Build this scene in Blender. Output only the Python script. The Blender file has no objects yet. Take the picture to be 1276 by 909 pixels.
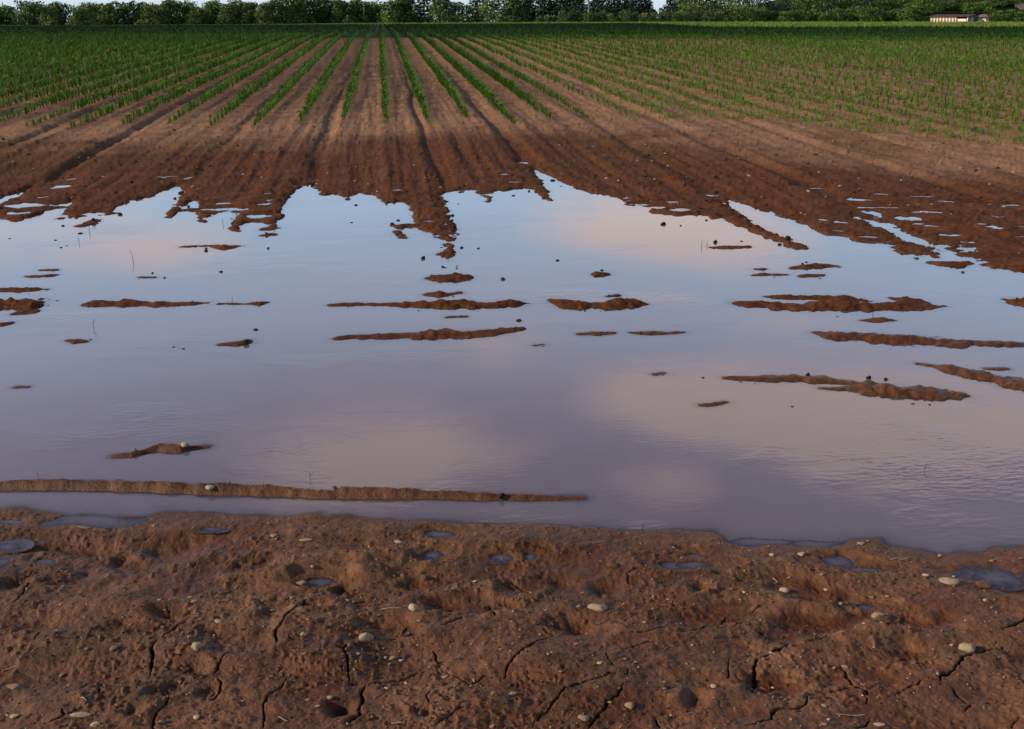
import bpy, bmesh, math, random
import numpy as np
from mathutils import Vector, Matrix

random.seed(7)
rng = np.random.default_rng(11)
scene = bpy.context.scene
COL = scene.collection
R = math.radians

# ------------------------------------------------------------------ camera geometry (used to turn photo measurements into places)
H = 1.9; F = 1240.0; HY = 27.0; VX = 473.0
PITCH = math.atan((454.5 - HY) / F)
CP, SP = math.cos(PITCH), math.sin(PITCH)
YAW = math.atan2((VX - 638) / F, CP + (454.5 / F) * SP)      # the rows run along +Y, the camera looks a little to their right
CY, SY = math.cos(YAW), math.sin(YAW)
AZ = -YAW                                                    # camera azimuth, clockwise from +Y

def lin(x, a, b):
    return np.clip((np.asarray(x, float) - a) / (b - a), 0, 1)
def sst(x, a, b):
    t = lin(x, a, b); return t * t * (3 - 2 * t)
def ramp_int(x, a, b):
    x = np.asarray(x, float)
    return np.where(x < a, 0, np.where(x < b, (x - a) ** 2 / (2 * (b - a)), (b - a) / 2 + (x - b)))
def profile(x, y):
    """large-scale lie of the land: flat by the water, a gentle rise through the field, level again further off"""
    z = 0.022 * (ramp_int(y, 10.5, 15) - ramp_int(y, 48, 72))
    xc = x * CY + y * SY * 0
    z = z + sst(y, 60, 200) * np.clip((x + 20) * 0.004, -0.5, 0.35)
    d = x * math.sin(AZ) + y * math.cos(AZ); l = x * math.cos(AZ) - y * math.sin(AZ)
    hill = sst(l / np.maximum(d, 1), 0.12, 0.45) * np.clip(d - 246, 0, 110) * 0.20
    return z + hill
def ray(px, py):
    a = (px - 638) / F; b = (454.5 - py) / F
    x, y, z = a, CP + b * SP, -SP + b * CP
    return (x * CY - y * SY, x * SY + y * CY, z)
def G(px, py, z=0.0):
    d = ray(px, py); t = (H - z) / -d[2]
    return (d[0] * t, d[1] * t)
def GP(px, py):
    """same on the rising field"""
    d = ray(px, py); t = H / max(1e-4, -d[2]) if d[2] < 0 else 400
    for _ in range(80):
        zz = float(profile(np.array(d[0] * t), np.array(d[1] * t)))
        t2 = (H - zz) / -d[2] if d[2] < -1e-6 else t
        t = .6 * t + .4 * min(t2, 400)
    return (d[0] * t, d[1] * t)
def AT(px, depth):
    """ground position in the direction of a photo column at a depth along the camera's axis"""
    d = ray(px, HY); n = math.hypot(d[0], d[1]); k = depth / (CP + 0)      # horizontal ray
    a = (px - 638) / F
    fwd = (math.sin(AZ), math.cos(AZ)); rgt = (math.cos(AZ), -math.sin(AZ))
    l = a * depth * CP
    return (fwd[0] * depth + rgt[0] * l, fwd[1] * depth + rgt[1] * l)
def ZAT(px, py, depth):
    """height of a point seen at photo row py at that depth"""
    d = ray(px, py); fw = d[0] * math.sin(AZ) + d[1] * math.cos(AZ)
    return H + d[2] * depth / fw

# ------------------------------------------------------------------ noise
def _hash(ix, iy, seed):
    h = (ix.astype(np.int64) * 374761393 + iy.astype(np.int64) * 668265263 + seed * 1442695041) & 0xFFFFFFFF
    h = ((h ^ (h >> 13)) * 1274126177) & 0xFFFFFFFF
    h = (h ^ (h >> 16)) & 0xFFFF
    return (h.astype(np.float32) / 32767.5) - 1.0
def vnoise(x, y, seed=0):
    ix = np.floor(x); iy = np.floor(y)
    fx = (x - ix).astype(np.float32); fy = (y - iy).astype(np.float32)
    ux = fx * fx * fx * (fx * (fx * 6 - 15) + 10); uy = fy * fy * fy * (fy * (fy * 6 - 15) + 10)
    a = _hash(ix, iy, seed); b = _hash(ix + 1, iy, seed); c = _hash(ix, iy + 1, seed); d = _hash(ix + 1, iy + 1, seed)
    return (a + (b - a) * ux) * (1 - uy) + (c + (d - c) * ux) * uy
def fbm(x, y, sc, octv, seed=0, gain=0.5):
    s = 0; amp = 1; f = 1.0 / sc; ang = 0.6
    for o in range(octv):
        c, n = math.cos(ang * o), math.sin(ang * o)
        s = s + amp * vnoise((x * c - y * n) * f + 17.3 * o, (x * n + y * c) * f - 9.1 * o, seed + o * 13)
        amp *= gain; f *= 2.03
    return s

# ------------------------------------------------------------------ ground grid (polar around the viewer, finer close by)
WEDGE = R(39)
th_f = np.arange(-WEDGE, WEDGE, 0.00108)
k = 46
u = np.linspace(0, 1, k + 1)[1:]
th_c = WEDGE + (math.pi - WEDGE) * (u ** 1.7)
th = np.concatenate([-th_c[::-1][:-1] if False else -th_c[::-1], th_f, th_c])
th = np.unique(np.round(th, 7))
rs = [0.05, .3, .6, .9, 1.15, 1.35, 1.5, 1.6]
r = 1.6
while r < 34:
    r += max(0.0028, r * r / (H * 995) * 0.95) if r < 16 else 0.13 + (r - 16) * .008
    rs.append(r)
while r < 4000:
    r *= 1.028; rs.append(r)
rs = np.array(rs)
NT, NR = len(th), len(rs)
TH, RR = np.meshgrid(th, rs)                                  # [NR, NT]
PX = RR * np.sin(AZ + TH); PY = RR * np.cos(AZ + TH)
print('grid', NR, NT, NR * NT)

def block(x0, y0, x1, y1, m):
    """grid slice that surely contains a box around a segment"""
    pts = [(x0, y0), (x1, y1)]
    ths = []; rr = []
    for (x, y) in pts:
        rr.append(math.hypot(x, y)); a = math.atan2(x, y) - AZ
        ths.append((a + math.pi) % (2 * math.pi) - math.pi)
    rmin, rmax = max(.1, min(rr) - m), max(rr) + m
    dm = m / max(.3, min(rr) - m * .5)
    i0, i1 = np.searchsorted(rs, [rmin - .02, rmax + .02]); j0, j1 = np.searchsorted(th, [min(ths) - dm * 1.2, max(ths) + dm * 1.2])
    return slice(max(0, i0 - 1), i1 + 1), slice(max(0, j0 - 1), j1 + 1)
def segdist(X, Y, x0, y0, x1, y1):
    dx, dy = x1 - x0, y1 - y0; L = dx * dx + dy * dy + 1e-12
    t = np.clip(((X - x0) * dx + (Y - y0) * dy) / L, 0, 1)
    return np.hypot(X - x0 - t * dx, Y - y0 - t * dy), t

# ------------------------------------------------------------------ the water's outline, measured in the photo
FAR = [(-900,215),(-300,262),(-120,262),(-40,275),(0,271),(14,276),(22,278),(40,269),(52,265),(67,259),(72,254),(90,253),(81,264),(69,274),(97,272),(110,266),(138,264),(152,254),(169,250),(190,245),(203,237),(217,232),(227.5,230.5),(227,242),(219,255.5),(206,271),(214,272),(226,259),(236,250),(246.5,250),(250,259),(248,276),(257,278),(262,269),(274,266),(280,264),(296.5,264),(291,273),(288,290),(296.5,290),(305,278),(317,276),(336,279),(345,278),(348,266),(355,254),(362,242),(372,235),(387,229),(396.5,236.5),(401,243.5),(405,242.6),(419,241),(433,246),(446.5,242.6),(465.5,242),(474,247),(481,254.6),(496.5,252),(505,252),(510,262),(515.5,279.6),(490,281),(489,285),(519,285),(534.5,289),(543,295),(558.6,298),(550,304),(555,309),(543,318.5),(558.6,325),(569,319),(564,307),(567,292),(566,279.6),(558.6,264),(552,240),(565.5,239),(574,235),(595,237),(598,242),(609.5,252),(612,242),(619,237.4),(638,236.5),(652,234),(664,236.5),(677.6,248.6),(688,250),(683,242),(676,231),(664,219),(659.5,210.7),(669,210),(681,217),(696.5,223.6),(714,233),(724,236.5),(746.5,240),(765.5,247),(788,256),(807,258),(819,259.6),(824.5,265),(837.6,267),(868,268),(883,271),(901.6,273),(916.6,281),(935,288),(960,296),(980.6,305),(984,310),(1005,311),(1005,307.5),(990,303),(973,296),(956,288),(939,280),(924,267),(905,254),(909,250),(931.6,256),(950.5,264),(969,270),(997.5,278),(1012.5,284),(1022,289),(1036,292),(1051,293),(1072,300.6),(1105.6,302.5),(1109,309),(1124,316),(1141,322),(1158,320),(1171,322),(1169.5,315),(1181,314),(1196,317.5),(1211,323),(1226,331.6),(1241,336),(1276,341),(1340,352),(1450,372),(1650,420),(2300,520)]
NEAR = [(2300,720),(1700,700),(1450,690),(1276,684),(1170,688),(1132.5,685),(1105.5,680),(1098,673.5),(1062,673.5),(1035,681),(998,682),(903,676),(896.6,669),(886,662.5),(846,661),(757,660),(676,658),(622,654),(555,651.6),(511,648),(470.6,648),(457,645),(430,643),(337,642),(286,640.5),(236,638),(202,637.5),(179,644),(111,644),(67,640),(34,635),(0,634),(-150,630),(-500,625),(-900,560)]
CHAN = [[(1066,270.5),(1092,275),(1115,285.5),(1134,293),(1156,300.6),(1168,306),(1202,308),(1168,310),(1141,305),(1126,301.5),(1115,292),(1098,284.6),(1079,277)],
        [(-30,243),(0,246.9),(20,240),(43,233),(30,242),(15,248),(0,255),(-40,262)]]
def dense(poly):
    return [G(*q) for q in poly]
loops = [dense(FAR + NEAR)] + [dense(c) for c in CHAN]
sel_r = slice(np.searchsorted(rs, 2.2), np.searchsorted(rs, 26))
SX = PX[sel_r]; SYY = PY[sel_r]
jit_x = SX + .012 * fbm(SX, SYY, .3, 2, 91) * sst(SYY, 5, 8) + .012 * fbm(SX, SYY, .09, 3, 92)
jit_y = SYY + .045 * fbm(SX, SYY, .30, 3, 93) * sst(SYY, 5, 8) + .02 * fbm(SX, SYY, .12, 3, 94)
dist = np.full(SX.shape, 9.0, np.float32); inside = np.zeros(SX.shape, bool)
for lp in loops:
    n = len(lp)
    for i in range(n):
        (x0, y0), (x1, y1) = lp[i], lp[(i + 1) % n]
        d, _ = segdist(jit_x, jit_y, x0, y0, x1, y1)
        np.minimum(dist, d, out=dist)
        if y0 != y1:
            c = ((y0 > jit_y) != (y1 > jit_y)) & (jit_x < (x1 - x0) * (jit_y - y0) / (y1 - y0) + x0)
            inside ^= c
sd = np.full(PX.shape, 9.0, np.float32)
sd[sel_r] = np.where(inside, -dist, dist)
far = sst(PY, 5.0, 7.5)                                       # 0 on the near bank, 1 on the far bank

# ------------------------------------------------------------------ heights
sdp = np.maximum(sd, 0)
h_far = .064 * (1 - np.exp(-(sdp / 1.5) ** 1.2)) + .002 + .012 * (1 - np.exp(-sdp / .07))
h_near = .010 * (1 - np.exp(-sdp / .14)) + .003 + .010 * sst(sdp, .3, 1.0)
hb = np.where(sd > 0, h_near * (1 - far) + h_far * far, 0)
# wheel tracks and rows
ROW = 0.75; ROW0 = 0.02
TRACKS = [-15.4,-13.4,-11.5,-9.5,-7.5,-5.6,-3.25,-1.32,0.86,2.56,4.95,6.6,8.65,10.5,12.5,14.5,16.5]
onfield = sst(PY, 6.5, 9.0) * (1 - sst(PY, 55, 80))
wob = .05 * fbm(PX * 0, PY, 3.0, 2, 5)
tr = 0
for n in TRACKS:
    d = PX - (n * ROW + ROW0) - wob
    dd = np.where(d < 0, d / .07, d / .17)
    tr = tr - (.040 if n > -3 else .022) * np.exp(-dd * dd) + .016 * np.exp(-((d + .20) / .13) ** 2)
ridge = .006 * np.cos((PX - ROW0 - wob) / ROW * 2 * math.pi) + .004 * np.cos((PX - ROW0 - wob) / ROW * 6 * math.pi + 1) + .009 * fbm(PX, PY * .03, .19, 3, 45) + .0045 * fbm(PX, PY * .04, .075, 2, 46)
ridge += .006 * fbm(PX, PY * .05, .11, 2, 44)
amp_tr = np.where(sd > 0, .15 + .85 * sst(sd, .03, .5), 0)
hb = hb + onfield * amp_tr * (tr * (1.0 - .35 * sst(PY, 20, 30)) + ridge)
# clods and lumpiness
near_m = 1 - far; rt0 = (math.cos(AZ), -math.sin(AZ))
nearpt = RR < 24
big = fbm(PX, PY, .34, 2, 1); mid = fbm(PX, PY, .12, 3, 2); fine = fbm(PX, PY, .03, 3, 3)
lump = np.abs(fbm(PX, PY, .055, 2, 8))
rowy = fbm(PX * .35, PY, .16, 3, 21)
lx = PX * rt0[0] + PY * rt0[1]; ly = PX * rt0[1] * -1 + PY * rt0[0]
bands = fbm(lx * .28, ly + .05 * fbm(PX, PY, .4, 2, 24), .17, 2, 25)
near_h = .0165 * big + .0190 * bands + .0050 * mid + .0014 * fine - .0014 * lump + .0007 * fbm(PX, PY, .011, 2, 23) + .006 * np.maximum(0, rowy)
far_h = .006 * fbm(PX, PY, .55, 3, 31) + .005 * fbm(PX, PY * .9, .16, 3, 32) + .003 * fine + .012 * np.maximum(0, fbm(PX, PY, .06, 2, 33)) ** 2
land_h = hb + np.where(sd > 0, near_h * near_m * (.25 + .75 * sst(sd, .02, .32)) * sst(sd, -.01, .04) + far_h * far, 0)
bed = -.04 * (1 - np.exp(-np.maximum(-sd, 0) / .10)) - .001 + .004 * fbm(PX, PY, .25, 3, 41) * sst(-sd, 0, .1)
frag = (.0125 * fbm(PX * .7, PY, .075, 3, 51) * np.exp(-((sd - .02) / .17) ** 2) + .006 * fbm(PX * .6, PY, .16, 2, 52) * np.exp(-((sd - .1) / .3) ** 2)) * far
Z = np.where(sd > 0, land_h, np.minimum(bed, .0)) + frag
far_off = sst(RR, 24, 40)
Z = Z + profile(PX, PY)
Z = np.where(RR > 60, profile(PX, PY) + .04 * fbm(PX, PY, 9, 2, 60) * sst(PY, 60, 90), Z)
wet_ex = np.zeros(PX.shape, np.float32); crackA = np.zeros(PX.shape, np.float32)

def hz(x, y):
    """height of the ground sheet at a place"""
    rr = math.hypot(x, y); a = (math.atan2(x, y) - AZ + math.pi) % (2 * math.pi) - math.pi
    i = min(max(np.searchsorted(rs, rr) - 1, 0), NR - 2); j = min(max(np.searchsorted(th, a) - 1, 0), NT - 2)
    fi = (rr - rs[i]) / (rs[i + 1] - rs[i]); fj = (a - th[j]) / (th[j + 1] - th[j])
    return float((Z[i, j] * (1 - fj) + Z[i, j + 1] * fj) * (1 - fi) + (Z[i + 1, j] * (1 - fj) + Z[i + 1, j + 1] * fj) * fi)
def hz_arr(x, y):
    rr = np.hypot(x, y); a = (np.arctan2(x, y) - AZ + math.pi) % (2 * math.pi) - math.pi
    i = np.clip(np.searchsorted(rs, rr) - 1, 0, NR - 2); j = np.clip(np.searchsorted(th, a) - 1, 0, NT - 2)
    fi = (rr - rs[i]) / (rs[i + 1] - rs[i]); fj = (a - th[j]) / (th[j + 1] - th[j])
    return (Z[i, j] * (1 - fj) + Z[i, j + 1] * fj) * (1 - fi) + (Z[i + 1, j] * (1 - fj) + Z[i + 1, j + 1] * fj) * fi

# ------------------------------------------------------------------ small puddles lying in dips of the far bank (photo x, y, half width, half height)
FPUD = [(34,255,22,3.5),(20,265,18,2.5),(75,232.5,12,3),(90,223,5,1.2),(52,245.5,9,1.5),(204,218.7,8,1.5),(81,254.5,9,3),(118,263.5,10,1.6),(235,220.5,4,2),(278.5,252.5,9,2),(276,259,7,1.3),(283,264.5,16,2),(325.5,268.5,15,3),(329.5,253.5,9,1.5),(337,248.6,4,1.1),(332,241,3,1.5),(494,237,6,1.5),(537,274.4,3.5,1.4),(628,217,4,1.4),(640,226.6,6,1.4),(653.5,202.5,5,1.5),(800,254,7,1.4),(888,243.6,9,1.5),(839,250.3,6,1.6),(854,258.7,7,1.4),(1018,232.7,4,1.3),(1034,272.8,6,1.3),(845,265,10,2),(1070,247,9,2.5),(1097,241.3,7,1.8),(1091,255,10,1.6),(1149,243.4,6,1.3),(1174,250.2,9.5,2),(1160,260.8,8.5,1.8),(1134,271.8,12,3),(1151,278.2,10,1.7),(1161,281,8,1.6),(1248,250.5,9,1.8),(1266,254,12,2.2),(1228,279,8,2),(1240,283.5,10,2.5),(1186,291.2,9,1.6),(1205,300,7,1.4),(1242,269,4,1.3),(1047,276.5,9,2.2),(1080,294.7,8,1.6),(1043,287.5,8,1.2),(1276,281.5,6,1.2),(1274,294.5,7,1.2)]
WL = np.zeros(PX.shape, np.float32); fpm = np.zeros(PX.shape, bool)
wa = fbm(PX, PY, .12, 3, 131); wb = fbm(PX, PY, .10, 3, 132)
for (px, py, rx, ry) in FPUD:
    z = 0.0
    for _ in range(4):
        c = G(px, py, z); z = hz(*c)
    z = max(z - .006, .001)
    a = G(px + rx, py, z); b = G(px, py - ry, z); b2 = G(px, py + ry, z)
    ax = math.hypot(a[0] - c[0], a[1] - c[1]); ay = .5 * math.hypot(b[0] - b2[0], b[1] - b2[1])
    bl = block(c[0], c[1], c[0], c[1], max(ax, ay) * 2.6)
    dx, dy = PX[bl] - c[0], PY[bl] - c[1]; fx_, fy_ = math.sin(AZ), math.cos(AZ)
    q = np.hypot((dx * fy_ - dy * fx_) / ax + .4 * wa[bl], (dx * fx_ + dy * fy_) / (ay * .8) + .4 * wb[bl])
    f = 1 - sst(q, 1.4, 2.4)
    Z[bl] = Z[bl] * (1 - f) + f * np.minimum(z - .010 + .010 * q * q, z + .010)
    m_ = q < 1.3
    WL[bl] = np.where(m_, z, WL[bl]); fpm[bl] |= m_

# ------------------------------------------------------------------ mud ridges standing out of the water: (photo x, waterline y, thickness)
ISL = [
 [(-60,608,14),(0,611.5,13),(15,611,15),(40,611,17),(100,611,17),(150,612.5,17),(200,614,17),(260,617,17),(300,618,17),(340,619,17),(370,620,14),(395,621.5,13),(415,622,12)],
 [(418,621.5,13),(428,621.5,16),(440,622,16),(520,622.8,15.5),(560,623,13),(600,624,12),(640,624,10),(680,624,7),(700,624,5),(724,623.5,3)],
 [(142,571,4),(165,570,9),(180,566,8),(200,563,15),(214,564,15),(226,564,11),(240,561,7),(258,559,4)],
 [(-30,364,4),(0,364,5),(30,364,6),(58,362,3)],
 [(-60,386,14),(0,386,13),(30,385,15),(42,384,12),(49,381,7)],
 [(-20,408,6),(0,407.5,6),(14,404,3)],
 [(17,393,4),(44,390,5)],
 [(117,382,7),(140,383,10),(162,382,8),(180,382,6),(200,382.5,8),(225,381,5),(258,379,3)],
 [(273,380,2.5),(305,380,2.5),(322,381,6),(332,378,3)],
 [(275,431,3),(295,431,6),(308,429,7)],
 [(84,426,3),(95,428,6),(108,427,3)],
 [(228,309,3),(255,308,3)], [(264,308,3),(278,311,7),(295,309,4)],
 [(414,382,4),(432,382,6),(450,381,4)],
 [(460,381,4),(500,383,7),(530,384.5,11),(560,385,13),(590,384,10),(620,383.5,10),(645,382.5,9),(657,380,4)],
 [(532,369,4),(550,370,7),(572,367,4)],
 [(536,349,4),(550,352,10),(565,353,13),(572,350,9)],
 [(687,376,4),(700,382,11),(720,386,11),(738,384,7),(756,386,10),(780,384,13),(797,380,3)],
 [(418,424,4),(440,423,7),(480,423,8),(510,422,9),(540,424,14),(570,422,13),(600,420,11),(622,418,10),(648,412,4)],
 [(722,418,4),(740,419,7),(765,416,3)], [(785,416,3),(805,418,6),(830,418,6),(852,416,4)],
 [(557,397,3),(580,396,2.5)], [(757,371,3),(770,370,4)], [(740,344,3),(748,345,7),(755,344,3)],
 [(921,382,8),(945,384,9),(975,386,10),(1005,388,11),(1030,388,15),(1045,388,17),(1070,387,13),(1100,386,9),(1130,386.5,11),(1160,386,7),(1176,383,3)],
 [(957,372,5),(985,374,7),(1020,374,7),(1050,376,9),(1078,378,6)], [(1110,373,3),(1130,378,8),(1150,381,6)],
 [(1075,401,3),(1095,402,7),(1108,401,5)],
 [(1018,417,5),(1035,424,13),(1070,425,11),(1100,428,13),(1140,430,14),(1180,431,11),(1220,432,10),(1260,432.5,7),(1276,431,5)],
 [(1252,375,3),(1268,381,9),(1290,384,14),(1340,386,10)],
 [(990,336,4),(1015,335,7),(1042,333,3)], [(998,346,3),(1012,346,5),(1026,344,3)], [(887,310,3),(905,311,5),(930,309,3)],
 [(937,344,2),(952,344,4),(980,344,3)], [(1163,330,4),(1185,334,8),(1205,330,4)], [(941,337,3),(952,337,3)],
 [(903,473,4),(930,475,7),(970,476,10),(1000,476,9),(1030,478,10),(1060,481,9),(1075,484,9)],
 [(1063,488,10),(1080,492,19),(1110,495,18),(1150,497,17),(1185,497.5,11),(1202,494,5)],
 [(1022,486,2.5),(1040,487,5),(1060,486,4)],
 [(1143,455,3),(1165,459,6),(1185,464,10),(1215,473,13),(1245,480,15),(1275,487,15),(1330,500,12)],
 [(874,507,3),(885,507,5),(905,503,2.5)], [(1228,461,3),(1245,462,4),(1255,461,3)],
 [(175,347,2.5),(192,347,2.5)], [(32,346,2.5),(50,346,3.5),(70,344,2.5)], [(52,338,3),(70,338,3)], [(100,283,3),(112,281,4),(119,276,3)],
 [(327,288,3),(337,287,5),(342,282,3)], [(330,295,3),(339,294,4)], [(494,290,3),(503,298,3)],
 [(22,484,2),(33,484,2.5)],[(668,432,2),(676,431,2)],[(816,468,2),(826,467,2)],
]
isl_n = .34 * fbm(PX, PY, .11, 3, 71) + .22 * fbm(PX, PY, .05, 3, 72)
isl_w = fbm(PX, PY, .07, 3, 73)
for li, L in enumerate(ISL):
    pts = []
    for (x, yb, T) in L:
        X0, Y0 = G(x, yb); D = math.hypot(X0, Y0); dpx = D / (yb - HY); zc = D * CP
        w = .44 * T * dpx; c = min(.045, .42 * T * zc / F)
        if yb > 560: w = .045 * T / 17; c = .031 * T / 17
        w = max(w, .022); c = max(c, .006)
        un = math.hypot(X0, Y0); pts.append((X0 + X0 / un * w, Y0 + Y0 / un * w, w, c))
    for (a, b) in zip(pts[:-1], pts[1:]):
        m = max(a[2], b[2]) * 2.4 + .05
        bl = block(a[0], a[1], b[0], b[1], m); rough_ = .45 if L[0][1] > 540 else 1.0
        X, Y = PX[bl], PY[bl]
        d, t = segdist(X, Y, a[0], a[1], b[0], b[1])
        d = np.maximum(0, d + rough_ * .35 * a[2] * (isl_w[bl]))
        w = a[2] + (b[2] - a[2]) * t; c = a[3] + (b[3] - a[3]) * t
        kk = np.log((c + .03) / .03)
        hh = (c + .03) * np.exp(-(d / w) ** 2 * kk) - .03
        hh = hh + rough_ * isl_n[bl] * np.minimum(c, .03) * np.clip(1.4 - d / w, 0, 1)
        ok = d < m
        Z[bl] = np.where(ok, np.maximum(Z[bl], hh), Z[bl])

# ------------------------------------------------------------------ near bank: hollows, puddles, cracks (measured on enlargements)
ZS = 2.967
OFF = {'L': 0.0, 'M': 420.0, 'R': 846.0}
def zp(w, x, y):
    return (OFF[w] + x / ZS, 630 + y / ZS)
HOLL = [('L',300,150,70,22,.8),('L',650,165,60,30,1.1),('L',460,185,30,16,.9),('L',490,218,60,22,1.1),('L',940,232,50,24,1.2),('L',1062,288,26,12,.8),
 ('L',65,290,44,18,1.1),('L',280,275,50,18,.8),('L',600,428,55,22,1.1),('L',440,470,40,16,.8),('L',990,432,40,38,1.4),('L',955,535,45,36,1.5),('L',1168,395,40,14,1.3),
 ('L',605,718,36,34,1.6),('L',715,625,36,16,1.0),('L',770,710,26,20,1.0),('L',425,732,42,16,1.1),('L',505,795,34,18,1.2),('L',20,735,50,30,1.0),('L',1250,780,40,22,.9),('L',840,522,60,34,1.0),('L',5,630,24,20,1.0),
 ('L',1270,555,16,16,1.2),('L',1260,320,30,14,.9),('L',120,195,16,12,1.0),
 ('M',40,312,60,26,1.2),('M',215,235,70,20,1.2),('M',268,295,34,14,.9),('M',400,380,50,22,1.1),('M',510,385,75,34,1.5),('M',672,308,52,24,1.8),('M',790,285,70,20,.9),
 ('M',1010,310,40,24,1.6),('M',160,480,95,32,1.5),('M',860,455,80,30,1.4),('M',285,495,25,14,1.0),('M',1185,212,20,12,1.2),('M',700,400,90,30,.7),('M',320,390,60,26,.8),('M',20,240,30,16,.9),('M',20,780,40,24,.9),('M',320,800,30,20,.9),
 ('R',68,318,28,18,1.4),('R',470,335,62,24,1.4),('R',620,350,32,16,1.2),('R',440,465,115,36,1.6),('R',690,430,150,36,1.3),('R',95,755,42,26,1.8),('R',150,195,40,18,.8),('R',560,330,60,24,1.0),
 ('R',20,160,26,10,1.0),('R',140,250,26,18,.9),('R',1240,580,60,34,.9),('R',860,580,70,40,.8),('R',330,670,70,36,.8)]
PUD = [('L',340,62,170,20),('L',780,88,52,9),('L',35,150,58,16),('L',18,207,30,12),('L',168,210,46,11),('L',1180,287,50,18),('L',40,60,60,8),
 ('M',380,110,55,13),('M',362,185,46,20),('M',600,195,44,15),('M',720,188,36,12),('M',1245,222,60,15),
 ('R',60,187,46,8),('R',50,222,80,15),('R',590,212,90,28),('R',700,238,80,10),('R',1165,262,95,32),('R',692,375,36,12),('R',300,135,120,16),('R',500,140,130,12)]
STONE_ENLARGE = []
def ell(w, x, y, rx, ry):
    c = G(*zp(w, x, y)); a = G(*zp(w, x + rx, y)); b = G(*zp(w, x, y - ry)); b2 = G(*zp(w, x, y + ry))
    return c, math.hypot(a[0] - c[0], a[1] - c[1]), .5 * (math.hypot(b[0] - c[0], b[1] - c[1]) + math.hypot(b2[0] - c[0], b2[1] - c[1]))
fw = (math.sin(AZ), math.cos(AZ)); rt = (math.cos(AZ), -math.sin(AZ))
warp = .42 * fbm(PX, PY, .13, 2, 81); warp2 = .42 * fbm(PX, PY, .11, 2, 82)
for (w, x, y, rx, ry, dp) in HOLL:
    c, ax, ay = ell(w, x, y, rx, ry)
    bl = block(c[0], c[1], c[0], c[1], max(ax, ay) * 2.6)
    ax *= 1.25; ay *= 1.15; dx, dy = PX[bl] - c[0], PY[bl] - c[1]
    q = np.hypot((dx * rt[0] + dy * rt[1]) / ax + 1.5 * warp[bl], (dx * fw[0] + dy * fw[1]) / ay + 1.5 * warp2[bl])
    s = min(ax, ay)
    Z[bl] += -min(dp, 1.05) * (.0165 if rx < 46 else .0215) * np.exp(-(q / 1.15) ** 1.9) * min(1, s / .035) + .005 * dp * np.exp(-((q - 1.6) / .6) ** 2)
    crackA[bl] = np.maximum(crackA[bl], .05 * dp * np.exp(-(q / .75) ** 2))
for (w, x, y, rx, ry) in PUD:
    c, ax, ay = ell(w, x, y, rx, ry)
    bl = block(c[0], c[1], c[0], c[1], max(ax, ay) * 2.2 + .16)
    dx, dy = PX[bl] - c[0], PY[bl] - c[1]
    q = np.hypot((dx * rt[0] + dy * rt[1]) / ax + warp[bl] * .8, (dx * fw[0] + dy * fw[1]) / ay + warp2[bl] * .9)
    e = (q - 1) * min(ax, ay) * 1.3
    cone = np.where(q < 1, -.011 * (1 - q * q), .003 + np.maximum(e, 0) * .20 + np.maximum(e - .05, 0) * .6)
    Z[bl] = np.where(q < 1, cone, np.minimum(Z[bl], cone))
# keep the rest of the near bank just above the water
nm = (RR < 5.5) & (RR > .5) & (sd > .03)
pudmask = np.zeros(PX.shape, bool)
for (w, x, y, rx, ry) in PUD:
    c, ax, ay = ell(w, x, y, rx, ry)
    bl = block(c[0], c[1], c[0], c[1], max(ax, ay) * 2.2)
    dx, dy = PX[bl] - c[0], PY[bl] - c[1]
    pudmask[bl] |= np.hypot((dx * rt[0] + dy * rt[1]) / ax, (dx * fw[0] + dy * fw[1]) / ay) < 1.5
lift = nm & ~pudmask & (sd < .10)
crumb = np.maximum(0, fbm(PX, PY, .017, 2, 26) - .35) * sst(fbm(PX, PY, .22, 3, 27), -.35, .5) * near_m * (RR < 6) * sst(sd, .03, .2)
Z = Z + np.where(sd > .03, .0095 * crumb * np.where(pudmask, .5, 1) + .0035 * near_m * np.abs(fbm(PX, PY, .035, 3, 28)), 0)
Z = np.where(lift & (Z < .004), .004 + (Z - .004) * .12, Z)
ZBASE = Z.copy()
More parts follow.
